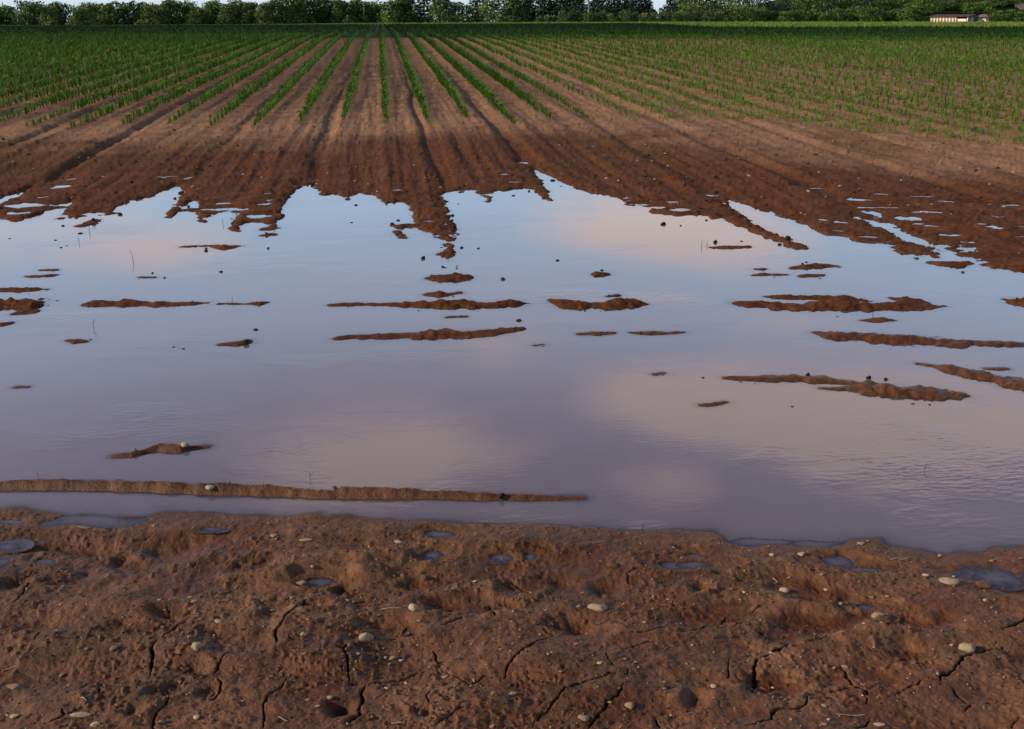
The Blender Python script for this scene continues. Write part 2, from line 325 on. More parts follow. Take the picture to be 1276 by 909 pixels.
CRK = [
 ('L',1.0,[(690,440),(655,455),(620,485),(600,503),(578,512),(562,535),(567,560),(560,595),(560,625)]),
 ('L',1.0,[(1155,335),(1130,352),(1110,382),(1075,410),(1052,440),(1040,465),(1022,478),(1018,500),(1027,522),(1025,545)]),
 ('L',.8,[(920,545),(880,553),(845,570),(815,600),(795,632)]), ('L',.9,[(800,640),(818,665),(818,690),(805,715),(790,735)]),
 ('L',.9,[(1060,635),(1062,665),(1030,690),(1000,708),(985,730),(972,755),(978,780),(975,805),(970,840)]),
 ('L',.7,[(125,270),(105,290),(85,315),(65,345),(40,367)]), ('L',1.1,[(600,695),(620,720),(630,740),(600,770),(580,790),(570,820),(575,850)]),
 ('L',.8,[(235,770),(240,795),(210,810),(170,825)]), ('L',.7,[(365,640),(378,665),(370,690),(360,710)]), ('L',.6,[(240,795),(270,785),(330,755),(390,740)]),
 ('L',.4,[(612,385),(640,425),(660,442)]), ('L',.4,[(150,465),(125,500)]), ('L',.4,[(165,508),(230,500),(300,498),(365,490),(420,485)]), ('L',.4,[(0,525),(60,515),(110,515)]),
 ('L',.4,[(720,195),(708,220)]), ('L',.35,[(560,90),(530,115)]), ('L',.4,[(420,655),(560,650),(640,668)]),
 ('M',1.0,[(45,530),(25,560),(40,590),(42,625),(45,660)]), ('M',1.1,[(105,670),(92,700),(95,730),(85,765),(85,790),(60,805),(30,825)]),
 ('M',1.0,[(800,480),(765,500),(735,520),(690,550),(665,575),(630,600),(620,640)]), ('M',.5,[(760,458),(800,480)]),
 ('M',.8,[(1075,625),(1070,655),(1030,645),(960,665),(900,680),(850,690),(800,730),(770,765),(740,780),(725,815)]),
 ('M',.8,[(1055,690),(1040,720),(1000,735),(975,770),(950,800),(925,828)]), ('M',.8,[(565,350),(572,385),(585,415)]), ('M',.7,[(480,412),(440,425),(395,455)]),
 ('M',.7,[(355,540),(370,575),(375,605)]), ('M',.6,[(0,680),(80,672),(150,660),(220,645),(270,630),(330,610)]), ('M',.6,[(345,695),(330,715),(340,740)]),
 ('M',.6,[(460,750),(430,785),(390,810),(370,828)]), ('M',.6,[(990,555),(1005,585),(1015,610)]), ('M',.4,[(1060,540),(1120,520),(1160,505)]), ('M',.4,[(1090,478),(1160,470),(1215,455)]),
 ('M',.6,[(265,445),(240,475),(210,490)]), ('M',.6,[(1120,220),(1076,240),(1082,290)]), ('M',.6,[(1180,790),(1190,825)]), ('M',.4,[(375,605),(450,640),(490,665),(540,635),(600,630)]),
 ('M',.4,[(1180,690),(1270,680)]), ('M',.4,[(640,260),(700,290),(712,320)]),
 ('R',.8,[(185,380),(160,410),(150,435),(110,440),(70,462),(0,470)]), ('R',.6,[(325,355),(265,385)]),
 ('R',1.1,[(410,500),(385,525),(325,550),(290,565),(278,600),(282,640),(270,685)]), ('R',.8,[(600,580),(615,600),(630,630),(655,660),(690,675),(700,715)]),
 ('R',.8,[(1300,420),(1276,430),(1235,455),(1195,468)]), ('R',1.0,[(1195,520),(1130,535),(1085,552),(1050,565),(1040,590),(1010,615),(965,632),(975,662)]),
 ('R',.8,[(475,700),(465,735),(425,750),(370,755),(345,770),(345,795),(300,815),(265,828)]), ('R',.6,[(1010,670),(1045,705),(1080,730),(1060,755)]),
 ('R',.6,[(710,770),(690,795),(655,815)]), ('R',.6,[(290,455),(340,480),(400,495)]), ('R',.6,[(800,690),(840,670),(880,660),(900,640)]), ('R',.7,[(850,425),(800,460),(765,475)]),
 ('R',.6,[(150,435),(195,440),(265,425)]), ('R',.4,[(845,770),(880,765)]), ('R',.4,[(1050,720),(1200,725),(1276,730),(1330,728)]), ('R',.5,[(1260,790),(1230,820)]), ('R',.5,[(560,470),(520,498),(480,500)]),
 ('R',.4,[(185,560),(180,640)]), ('R',.35,[(490,690),(600,670),(660,662)]), ('R',.4,[(630,715),(700,712)]),
]
wig = .0045 * fbm(PX, PY, .022, 2, 101); wig2 = .0045 * fbm(PX, PY, .02, 2, 102); cw = 1 + .55 * fbm(PX, PY, .03, 2, 103)
def crack_line(P, wd):
    n = len(P)
    for i in range(n - 1):
        (x0, y0), (x1, y1) = P[i], P[i + 1]
        bl = block(x0, y0, x1, y1, .05)
        if PX[bl].size == 0: continue
        d, t = segdist(PX[bl] + wig[bl], PY[bl] + wig2[bl], x0, y0, x1, y1)
        s = (i + t) / (n - 1); taper = np.clip(np.minimum(s, 1 - s) * 7, .35, 1)
        w = .0027 * max(.55, wd) * taper * np.clip(cw[bl], .6, 1.7)
        g = np.exp(-(d / w) ** 2 * .8)
        Z[bl] = np.minimum(Z[bl], ZBASE[bl] - .030 * wd * g)
        ZB = ZBASE[bl]; Z[bl] += .0022 * wd * np.exp(-((d - .013) / .008) ** 2) * (g < .05)
        crackA[bl] = np.maximum(crackA[bl], np.clip(g * 1.5, 0, 1) * min(1, .45 + .6 * wd))
for (w, wd, L) in CRK:
    crack_line([G(zp(w, *q)[0], zp(w, *q)[1], .02) for q in L], wd)

# attributes
moist = 1 - sst(sd + .5 * fbm(PX, PY, .9, 3, 111), 2.0, 4.8)
moist = np.where((PY < 6) & (sd < 0), 1.0, moist)
moist = np.where((PY < 6) & (sd >= 0), .78 + .22 * fbm(PX, PY, .3, 3, 112) , moist)
moist = np.clip(np.maximum(moist, 1 - sst(Z - .002, .0, .016)), 0, 1).astype(np.float32)
moist = np.where(RR > 26, 0.0, moist)
sheen = (moist * (1 - .85 * far)).astype(np.float32)
algae = (np.exp(-((PY - 14.8 + .6 * fbm(PX, PY, 1.5, 3, 121)) / 1.6) ** 2) * sst(fbm(PX, PY, 1.2, 4, 122), -.5, .9)).astype(np.float32)
algae = np.maximum(algae, (.28 * sst(fbm(PX, PY, .5, 3, 123), .0, .9) * (PY < 6)).astype(np.float32))
veg = sst(PY, 52, 66).astype(np.float32)
veg = np.where(RR < 2e3, veg, 1.0)

# ------------------------------------------------------------------ mesh helpers
def np_mesh(name, V, Fq, mat=None, smooth=False, attrs=None):
    me = bpy.data.meshes.new(name); V = np.ascontiguousarray(V, np.float32); Fq = np.ascontiguousarray(Fq, np.int32)
    kf = Fq.shape[1]
    me.vertices.add(len(V)); me.vertices.foreach_set('co', V.ravel())
    me.loops.add(Fq.size); me.loops.foreach_set('vertex_index', Fq.ravel())
    me.polygons.add(len(Fq)); me.polygons.foreach_set('loop_start', np.arange(0, Fq.size, kf, dtype=np.int32))
    try: me.polygons.foreach_set('loop_total', np.full(len(Fq), kf, np.int32))
    except Exception: pass
    me.polygons.foreach_set('use_smooth', np.full(len(Fq), smooth, bool))
    for nm, arr in (attrs or {}).items():
        a = me.attributes.new(nm, 'FLOAT', 'POINT'); a.data.foreach_set('value', np.ascontiguousarray(arr, np.float32).ravel())
    me.update(calc_edges=True); me.validate(clean_customdata=False)
    if mat: me.materials.append(mat)
    return me
def link(name, me, parent=None, loc=None):
    o = bpy.data.objects.new(name, me); COL.objects.link(o)
    if parent: o.parent = parent
    if loc is not None: o.location = loc
    return o
def tag(o, label=None, cat=None, group=None, kind=None):
    if label: o['label'] = label
    if cat: o['category'] = cat
    if group: o['group'] = group
    if kind: o['kind'] = kind
    return o
def bm_obj(name, bm, mat, parent=None, smooth=False):
    me = bpy.data.meshes.new(name); bm.to_mesh(me); bm.free(); me.materials.append(mat)
    if smooth:
        for p in me.polygons: p.use_smooth = True
    return link(name, me, parent)

# ------------------------------------------------------------------ materials
class NT_:
    def __init__(s, name):
        s.m = bpy.data.materials.new(name); s.m.use_nodes = True; s.t = s.m.node_tree; s.t.nodes.clear()
        s.out = s.n('ShaderNodeOutputMaterial')
    def n(s, t, **kw):
        x = s.t.nodes.new(t)
        for k_, v in kw.items():
            if k_.startswith('i_'): x.inputs[k_[2:].replace('_', ' ')].default_value = v
            else: setattr(x, k_, v)
        return x
    def l(s, a, b): s.t.links.new(a, b)
    def pos(s):
        return s.n('ShaderNodeNewGeometry').outputs['Position']
    def noise(s, scale, detail=4, rough=.55, vec=None, stretch=None):
        x = s.n('ShaderNodeTexNoise'); x.inputs['Scale'].default_value = scale; x.inputs['Detail'].default_value = detail; x.inputs['Roughness'].default_value = rough
        v = vec or s.pos()
        if stretch:
            mp = s.n('ShaderNodeMapping'); mp.inputs['Scale'].default_value = stretch; s.l(v, mp.inputs['Vector']); v = mp.outputs[0]
        s.l(v, x.inputs['Vector']); return x.outputs['Fac']
    def attr(s, name):
        x = s.n('ShaderNodeAttribute'); x.attribute_name = name; return x.outputs['Fac']
    def rmp(s, fac, stops):
        x = s.n('ShaderNodeValToRGB'); cr = x.color_ramp
        while len(cr.elements) < len(stops): cr.elements.new(.5)
        for e, (p_, c) in zip(cr.elements, stops):
            e.position = p_; e.color = (c, c, c, 1) if not hasattr(c, '__len__') else (*c, 1)
        s.l(fac, x.inputs['Fac']); return x.outputs['Color']
    def mix(s, fac, a, b, mode='MIX'):
        x = s.n('ShaderNodeMix'); x.data_type = 'RGBA'; x.blend_type = mode
        for sock, v in ((x.inputs[0], fac), (x.inputs[6], a), (x.inputs[7], b)):
            if hasattr(v, 'links'): s.l(v, sock)
            elif hasattr(v, '__len__'): sock.default_value = (*v, 1)
            else: sock.default_value = v
        return x.outputs[2]
    def math(s, op, a, b=None, clamp=False):
        x = s.n('ShaderNodeMath', operation=op); x.use_clamp = clamp
        for sock, v in ((x.inputs[0], a), (x.inputs[1], b)):
            if v is None: continue
            if hasattr(v, 'links'): s.l(v, sock)
            else: sock.default_value = v
        return x.outputs[0]
    def bump(s, h, strength, dist, prev=None):
        x = s.n('ShaderNodeBump'); x.inputs['Strength'].default_value = strength; x.inputs['Distance'].default_value = dist
        s.l(h, x.inputs['Height'])
        if prev: s.l(prev, x.inputs['Normal'])
        return x.outputs['Normal']
    def bsdf(s, col, rough=.8, spec=.3, normal=None, **kw):
        x = s.n('ShaderNodeBsdfPrincipled')
        for nm, v in (('Base Color', col), ('Roughness', rough), ('Specular IOR Level', spec)):
            if hasattr(v, 'links'): s.l(v, x.inputs[nm])
            elif hasattr(v, '__len__'): x.inputs[nm].default_value = (*v, 1)
            else: x.inputs[nm].default_value = v
        if normal: s.l(normal, x.inputs['Normal'])
        for k_, v in kw.items(): x.inputs[k_.replace('_', ' ')].default_value = v
        return x.outputs[0]
    def done(s, sh):
        s.l(sh, s.out.inputs['Surface']); return s.m

def mat_ground():
    s = NT_('ground_soil')
    n1 = s.noise(3.2, 5); n2 = s.noise(22, 5, .65); n3 = s.noise(160, 3, .6)
    wetc = s.rmp(n2, [(.25, (.036, .0115, .0040)), (.50, (.082, .0275, .0092)), (.75, (.138, .0500, .0175))])
    dryc = s.rmp(n2, [(.25, (.140, .072, .040)), (.50, (.220, .132, .083)), (.75, (.310, .195, .125))])
    wetf = s.rmp(n2, [(.25, (.048, .0190, .0100)), (.50, (.096, .0420, .0225)), (.75, (.152, .073, .041))])
    wetc = s.mix(s.math('MULTIPLY', s.attr('sheen'), 3.0, True), wetf, wetc)
    c = s.mix(s.attr('moist'), dryc, wetc)
    c = s.mix(s.math('MULTIPLY', s.attr('algae'), .55), c, (.078, .048, .013))
    var = s.rmp(n1, [(.3, .72), (.5, 1.0), (.7, 1.22)])
    c = s.mix(1.0, c, var, 'MULTIPLY')
    c = s.mix(s.rmp(n3, [(.60, 0.0), (.72, .35)]), c, (.20, .13, .09))
    c = s.mix(s.attr('crack'), c, (.014, .008, .005))  # wet crack insides and hollow floors, also darkened in colour as shade
    c = s.mix(s.attr('veg'), c, (.020, .030, .010))
    hgt = s.math('ADD', s.math('MULTIPLY', s.noise(70, 4, .7), 1.0), s.math('MULTIPLY', s.noise(330, 2, .6), .35))
    nr = s.bump(hgt, .75, .009)
    rg = s.rmp(s.attr('sheen'), [(0, .95), (.5, .80), (1, .50)])
    sp = s.rmp(s.attr('sheen'), [(0, .015), (.5, .10), (1, .26)])
    return s.done(s.bsdf(c, rg, sp, nr))
def mat_water():
    s = NT_('flood_water')
    big = s.noise(.22, 3, .5)
    murk = s.mix(s.rmp(big, [(.38, 0.0), (.62, 1.0)]), (.110, .103, .140), (.130, .112, .138))
    # wind ripples gathered in patches
    patch = s.rmp(s.noise(.55, 3, .55, stretch=(1, 1.5, 1)), [(.52, 0.0), (.70, 1.0)])
    rip = s.noise(26, 2, .5, stretch=(.55, 1.5, 1))
    h = s.math('MULTIPLY', s.math('ADD', rip, s.math('MULTIPLY', s.noise(9, 2, .5, stretch=(.6, 1.6, 1)), .8)), s.math('ADD', s.math('MULTIPLY', patch, .9), .07))
    nr = s.bump(h, .55, .004)
    dif = s.n('ShaderNodeBsdfDiffuse'); s.l(murk, dif.inputs['Color'])
    tr = s.n('ShaderNodeBsdfTransparent'); tr.inputs['Color'].default_value = (.55, .48, .46, 1)
    m1 = s.n('ShaderNodeMixShader'); s.l(s.rmp(s.attr('depth'), [(.0, .12), (.35, .75), (.85, 1.0)]), m1.inputs[0]); s.l(tr.outputs[0], m1.inputs[1]); s.l(dif.outputs[0], m1.inputs[2])
    gl = s.n('ShaderNodeBsdfGlossy'); gl.inputs['Roughness'].default_value = .025; s.l(nr, gl.inputs['Normal'])
    fr = s.n('ShaderNodeFresnel'); fr.inputs['IOR'].default_value = 1.52; s.l(nr, fr.inputs['Normal'])
    m2 = s.n('ShaderNodeMixShader'); s.l(fr.outputs[0], m2.inputs[0]); s.l(m1.outputs[0], m2.inputs[1]); s.l(gl.outputs[0], m2.inputs[2])
    return s.done(m2.outputs[0])
def mat_leaf(name, cols, trans=.25, rough=.55, spec=.25, scale=.35, vary=None):
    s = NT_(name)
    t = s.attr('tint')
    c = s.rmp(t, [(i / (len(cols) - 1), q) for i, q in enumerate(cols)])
    oi = s.n('ShaderNodeObjectInfo')
    v = s.rmp(oi.outputs['Random'], [(0, .72), (1, 1.30)])
    c = s.mix(1.0, c, v, 'MULTIPLY')
    b = s.bsdf(c, rough, spec)
    tl = s.n('ShaderNodeBsdfTranslucent'); s.l(c, tl.inputs['Color'])
    m = s.n('ShaderNodeMixShader'); m.inputs[0].default_value = trans; s.l(b, m.inputs[1]); s.l(tl.outputs[0], m.inputs[2])
    return s.done(m.outputs[0])
def mat_rock(name, c0, c1, rough=.85, spec=.2):
    s = NT_(name)
    tc = s.n('ShaderNodeTexCoord').outputs['Object']
    n = s.noise(9, 5, .6, vec=tc)
    oi = s.n('ShaderNodeObjectInfo')
    c = s.rmp(n, [(.3, c0), (.65, c1)])
    c = s.mix(1.0, c, s.rmp(oi.outputs['Random'], [(0, .65), (1, 1.15)]), 'MULTIPLY')
    if 'pale' in name or 'tan' in name:
        sz = s.n('ShaderNodeSeparateXYZ'); s.l(tc, sz.inputs[0])
        st = s.math('ADD', s.math('MULTIPLY', sz.outputs[2], -.55), s.noise(2.3, 4, .65, vec=tc))
        c = s.mix(s.rmp(st, [(.46, 0.0), (.74, .9)]), c, (.095, .044, .021))
    nr = s.bump(n, .5, .1)
    return s.done(s.bsdf(c, rough, spec, nr))
def mat_plain(name, c0, c1, scale=3, rough=.75, spec=.3, stretch=None):
    s = NT_(name); n = s.noise(scale, 5, .6, stretch=stretch)
    return s.done(s.bsdf(s.rmp(n, [(.3, c0), (.7, c1)]), rough, spec, s.bump(n, .2, .02)))

M_ground = mat_ground(); M_water = mat_water()

# ------------------------------------------------------------------ ground and water sheets
idx = np.arange(NR * NT).reshape(NR, NT)
q = np.stack([idx[:-1, :-1], idx[:-1, 1:], idx[1:, 1:], idx[1:, :-1]], -1).reshape(-1, 4)
V = np.stack([PX, PY, Z], -1).reshape(-1, 3)
o = link('ground', np_mesh('ground', V, q, M_ground, True, {'moist': moist, 'sheen': sheen, 'algae': algae, 'veg': veg, 'crack': crackA}))
tag(o, 'brown ploughed field soil, muddy and cracked in front, running up to the trees', kind='structure')
lowq = (Z < WL + .006) & (RR > 1.55) & (RR < 24) & ((sd < .12) | pudmask | fpm | (PY > 6))
fm = (lowq[:-1, :-1] | lowq[:-1, 1:] | lowq[1:, 1:] | lowq[1:, :-1]).reshape(-1)
wq = q[fm]; used, inv = np.unique(wq.ravel(), return_inverse=True)
WV = V[used].copy(); lev = WL.reshape(-1)[used]; depth = np.clip((lev - WV[:, 2]) / .032, 0, 1); WV[:, 2] = lev
o = link('water', np_mesh('water', WV, inv.reshape(-1, 4), M_water, True, {'depth': depth}))
tag(o, 'shallow murky flood water lying across the field and reflecting the sky', kind='structure')

# ------------------------------------------------------------------ stones, clods, twigs
def rock_mesh(name, seed, mat, sub=2, rough=.22, flat=1.0):
    bm = bmesh.new(); bmesh.ops.create_icosphere(bm, subdivisions=sub + 1, radius=1)
    rr = random.Random(seed); ph = [rr.uniform(0, 6.28) for _ in range(9)]
    cuts = [Vector((rr.uniform(-1, 1), rr.uniform(-1, 1), rr.uniform(-.5, 1))).normalized() for _ in range(11)]; ct = [rr.uniform(.50, .80) for _ in cuts]
    for v in bm.verts:
        c = v.co.copy()
        k_ = 1 + rough * (math.sin(2.1 * c.x + ph[0]) * .4 + math.sin(2.7 * c.y + ph[1]) * .4 + math.sin(3.3 * c.z + ph[2]) * .3 + .25 * math.sin(6.1 * c.x + ph[3]) * math.sin(5.3 * c.y + ph[4]))
        c *= k_
        for n, tq in zip(cuts, ct):
            d = c.dot(n)
            if d > tq: c -= n * (d - tq) * .9
        c.z *= flat
        v.co = c
    me = bpy.data.meshes.new(name); bm.to_mesh(me); bm.free(); me.materials.append(mat)
    for p_ in me.polygons: p_.use_smooth = True
    return me
MR = {'pale': mat_rock('pale_stone', (.28, .205, .135), (.56, .45, .32)), 'tan': mat_rock('tan_stone', (.20, .135, .085), (.33, .235, .155)),
      'brown': mat_rock('mud_caked_stone', (.09, .052, .032), (.16, .10, .062)), 'dark': mat_rock('dark_clod', (.016, .010, .008), (.042, .026, .018), .8, .15),
      'mud': mat_rock('mud_clod', (.045, .023, .014), (.085, .045, .027), .85, .15)}
ROCKS = {(k_, i): rock_mesh('stone', 31 * i + hash_, MR[k_], 2, .34 if k_ in ('dark', 'mud') else .24, [.72, .58, .85, .66][i]) for hash_, k_ in enumerate(MR) for i in range(4)}
def put_rock(name, x, y, rad, kind, label, cat, group=None, el=1.0, sink=.26, zoff=0, rot=None, tall=1.0):
    v = random.randrange(4)
    o = link(name, ROCKS[(kind, v)])
    g = max(hz(x, y), 0.0 - rad * .35)
    o.scale = (rad * el, rad, rad * tall)
    o.location = (x, y, g + rad * tall * (.62 - sink) + zoff); o.rotation_euler = (random.uniform(-.2, .2), random.uniform(-.2, .2), random.uniform(0, 6.28) if rot is None else rot)
    return tag(o, label, cat, group)
def near_rock(w, x, y, rz_, kind, label, el=1.0, tall=1.0, name='stone', cat='stone', group=None, rot=None):
    px, py = zp(w, x, y); X, Y = G(px, py + rz_ / ZS * .5, .03); D = math.hypot(X, Y); zc = Y * math.cos(AZ) * 1 + X * math.sin(AZ)
    rad = 1.12 * rz_ / ZS * (D * CP + .4) / F / max(1.0, el) ** .5
    return put_rock(name, X, Y, rad, kind, label, cat, group, el, rot=-AZ if rot is None else rot, tall=tall)
BIGST = [
 ('L',728,532,20,'pale',1.0,1.0,'rounded pale stone between two cracks, left of the dark hollows'),
 ('L',1125,490,13,'pale',1.0,1.0,'small round pale stone right of a long crack, left part of the mud bank'),
 ('L',50,632,20,'tan',1.4,.8,'flat tan stone at the left edge of the cracked mud'),
 ('L',55,775,15,'pale',1.3,.9,'pale oval stone near the lower left corner of the mud bank'),
 ('L',302,773,25,'pale',2.0,.7,'long flat pale stone lying near the bottom left of the mud'),
 ('L',355,818,15,'pale',1.2,.9,'pale stone at the bottom edge, right of the long flat pale one'),
 ('L',1012,87,13,'pale',1.3,.8,'pale angular stone on the wet shore above the round hollow at left'),
 ('L',1130,106,17,'pale',2.0,.6,'thin flat pale stone lying on the wet shore right of the long puddle'),
 ('L',315,55,20,'tan',2.2,.5,'thin tan flake of stone sitting in the long puddle by the shore'),
 ('L',1115,263,16,'tan',1.3,.8,'tan stone on the rim of the small round puddle'),
 ('M',281,375,19,'pale',1.0,1.1,'pale upright stone with a crisp shadow, near the middle of the mud bank'),
 ('M',108,482,25,'pale',1.1,1.1,'large pale pointed stone in a dark hollow at the head of a crack'),
 ('M',963,358,30,'pale',1.7,.8,'long pale stone lying on smooth mud right of the middle'),
 ('M',320,245,14,'brown',1.0,1.0,'round mud caked stone beside the shadowed trough'),
 ('M',1018,198,20,'brown',1.3,.9,'rough brown lump of stones on the shore between two puddles'),
 ('M',995,305,14,'brown',1.0,1.2,'grey brown stone standing in the dark pit right of the middle'),
 ('M',1085,735,21,'tan',1.0,1.1,'round tan stone with a long shadow at the bottom of the mud'),
 ('M',912,772,20,'pale',1.4,.7,'pale irregular stone left of the round tan stone with the long shadow'),
 ('M',225,108,15,'pale',1.5,.7,'pale jagged stone on the shore left of the two small puddles'),
 ('M',648,682,13,'pale',1.5,.7,'pale flat stone below the foot of the middle crack'),
 ('R',393,278,17,'pale',1.2,.9,'pale blunt stone on brown mud left of the big right puddle'),
 ('R',737,382,20,'pale',1.3,.8,'pale stone at the right end of the tiny puddle on the mud'),
 ('R',1068,507,26,'pale',1.2,.9,'pale wedge shaped stone just above the long curving crack on the right'),
 ('R',993,260,28,'pale',1.6,.8,'flat pale shell like stone on the left rim of the rightmost puddle'),
 ('R',1130,265,24,'brown',1.3,.8,'brown stone lying in the rightmost puddle'),
 ('R',1133,353,10,'pale',1.0,1.0,'small pale stone below the rightmost puddle'),
 ('R',127,650,13,'pale',1.0,.9,'small oval pale stone left of the deep right hand crack'),
 ('R',915,243,11,'pale',1.4,.8,'small pale chip left of the flat shell like stone'),
 ('R',677,118,12,'pale',1.5,.7,'pale stone on the tip of the little mud point in the water'),
 ('R',455,160,13,'pale',1.2,.8,'pale stone on the waterline left of the little mud point'),
 ('R',620,575,14,'tan',1.3,.9,'tan stone at the top end of the thin right hand crack'),
 ('R',740,780,16,'pale',1.8,.5,'thin flat pale stone near the bottom right of the mud'),
 ('R',540,718,10,'pale',1.4,.7,'pale flat chip midway along the bottom right mud'),
]
for (w, x, y, r_, k_, el, ta, lab) in BIGST:
    near_rock(w, x, y, r_, k_, lab, el, ta)
SMALL = {'L': [(420,515,13),(292,520,9),(320,522,8),(600,803,12),(797,757,9),(1175,747,8),(1220,712,11),(1138,713,9),(950,628,8),(1130,566,10),(1155,217,9),(717,348,9),(610,378,7),(665,638,9),(495,693,7),(645,522,9),(690,520,10),(705,493,13),(805,425,12),(855,685,14),(660,582,7),(225,595,9),(235,742,8),(725,785,11),(212,463,9),(410,492,11),(1025,418,8),(1005,372,8),(972,342,8),(730,424,7),(1105,372,8),(1183,355,8),(1143,440,8),(590,343,8),(565,310,6),(870,283,6),(855,385,5),(600,600,8),(435,752,9),(250,640,6),(35,685,6),(440,515,6),(745,545,8),(698,313,7)],
 'M': [(578,698,10),(498,607,13),(237,558,9),(205,552,12),(795,558,9),(895,367,10),(143,272,9),(305,425,10),(970,590,10),(540,342,8),(78,560,8),(828,618,9),(1105,580,8),(128,780,9),(880,690,13),(740,705,7),(1100,160,7),(1048,563,8),(400,620,10),(885,508,8),(430,287,7),(508,255,8),(610,167,8),(275,695,8),(542,510,7),(650,518,7),(605,537,7),(183,665,8),(252,636,7),(83,405,6),(70,440,7),(100,370,8),(155,400,6),(40,342,8),(60,344,7),(1060,345,8),(1098,358,8),(1170,368,9),(910,295,7),(720,293,9),(575,800,10),(513,790,8),(542,758,7),(1010,725,9),(800,715,8),(146,580,7),(178,556,7),(195,575,7),(23,570,7),(968,420,9),(716,358,6),(645,428,6),(925,443,7)],
 'R': [(968,160,8),(600,347,9),(545,280,9),(950,243,8),(577,575,8),(478,413,5),(195,300,8),(272,645,8),(718,320,9),(770,322,7),(850,620,6),(540,800,12),(1055,793,11),(820,540,9),(340,528,8),(945,748,9),(530,245,8),(360,255,8),(410,240,7),(345,165,9),(240,308,7),(985,500,7),(1010,505,7),(950,550,7),(970,467,6),(850,465,7),(685,418,7),(820,367,7),(810,430,7),(300,520,6),(240,455,7),(50,505,6),(55,595,7),(130,720,6),(350,640,6),(350,695,7),(695,680,7),(440,585,5),(555,770,7),(1160,180,8),(1020,235,6),(1155,380,6)]}
for w in SMALL:
    for i, (x, y, r_) in enumerate(SMALL[w]):
        near_rock(w, x, y, r_, random.choice(['pale', 'tan', 'tan', 'brown']), 'small pale pebble half sunk in the cracked brown mud of the near bank', random.uniform(1, 1.5), random.uniform(.7, 1), 'pebble', 'pebble', 'small pebbles on the cracked near bank')
# stones on the ridges in the water
def wrock(px, py, rpx, kind, label, name='stone', cat='stone', group=None, el=1.0, tall=1.0, zo=0.0):
    X, Y = G(px, py, zo); rad = rpx * (math.hypot(X, Y) * CP + .4) / F
    return put_rock(name, X, Y, rad, kind, label, cat, group, el, rot=-AZ, tall=tall)
wrock(263, 615, 5.5, 'pale', 'pale cream stone on the front edge of the long mud ridge in the water', tall=1.1, el=1.2)
wrock(230, 560, 5, 'pale', 'pale stone on the small hump of mud in the water at left', el=1.1)
wrock(625, 622, 5.5, 'dark', 'dark wet stone on the front edge of the long mud ridge, right part', tall=1.2)
wrock(418, 616, 4, 'brown', 'grey brown stone in the break of the long mud ridge')
wrock(169, 566, 3, 'tan', 'little tan stone on the left tail of the small mud hump')
CLODS = [(150,267,2.5),(79,281,2),(100,290,2.5),(117,276,2.6),(69,299,1.4),(76,308,1.6),(83,306,1.3),(226,240,2.6),(218,247,2),(235,257,2),(257,312,2.6),(275,338,2.4),(389,230,2.6),(349,264,1.5),(434,247,3),(444,255,2),(438,277,1.5),(496,274,2.4),(527,321,3),(573,239,2),(571,254,1.2),(575,308,2.6),(596,309,2),(489,279,2.6),(689,224,3),(699,232,1.3),(640,243,2.4),(659,238,1.6),(695,324,2.5),(750,336,2.4),(826,278,4),(848,281,1.6),(880,274,2),(906,254,3),(891,301,3.2),(972,304,2.6),(982,297,4),(1004,326,2),(1000,330,1.8),(924,300,2),(1200,339,2),(627,347,3),(647,398,3.5),(319,410,2.6),(307,427,3.6),(217,432,1.6),(228,434,2),(550,308,1.5),(566,284,3),(563,275,2.5),(564,268,2),(567,296,2.2),(742,344,1.5),(334,309,1.8),(552,332,2),(555,333,2),(570,331,1.6),(569,334,1.5),(190,340,1.5),(205,346,1.5),(876,470,2),(987,506,2),(1082,470,3.4),(1104,472,3),(1006,469,2.6),(1158,504,1.4),(12,297,1.5)]
for (px, py, rp) in CLODS:
    wrock(px, py + rp * .5, rp * 1.15, 'dark', 'small dark clod of soil standing in or beside the flood water', 'clod', 'clod', 'dark clods in the flood water', random.uniform(1, 1.35), random.uniform(.8, 1.2))
for L in ISL[3:]:
    for _ in range(3 if len(L) > 4 else 1):
        (xa, ya, ta), (xb, yb, tb) = random.choice(list(zip(L[:-1], L[1:]))); t_ = random.random()
        wrock(xa + (xb - xa) * t_ + random.gauss(0, 6), ya + (yb - ya) * t_ + random.choice([-1, 1]) * random.uniform(.2, 1.0) * ta * .6, random.uniform(.9, 1.9), random.choice(['dark', 'mud']), 'small dark clod of soil standing in or beside the flood water', 'clod', 'clod', 'dark clods in the flood water', random.uniform(1, 1.5), random.uniform(.7, 1.1))
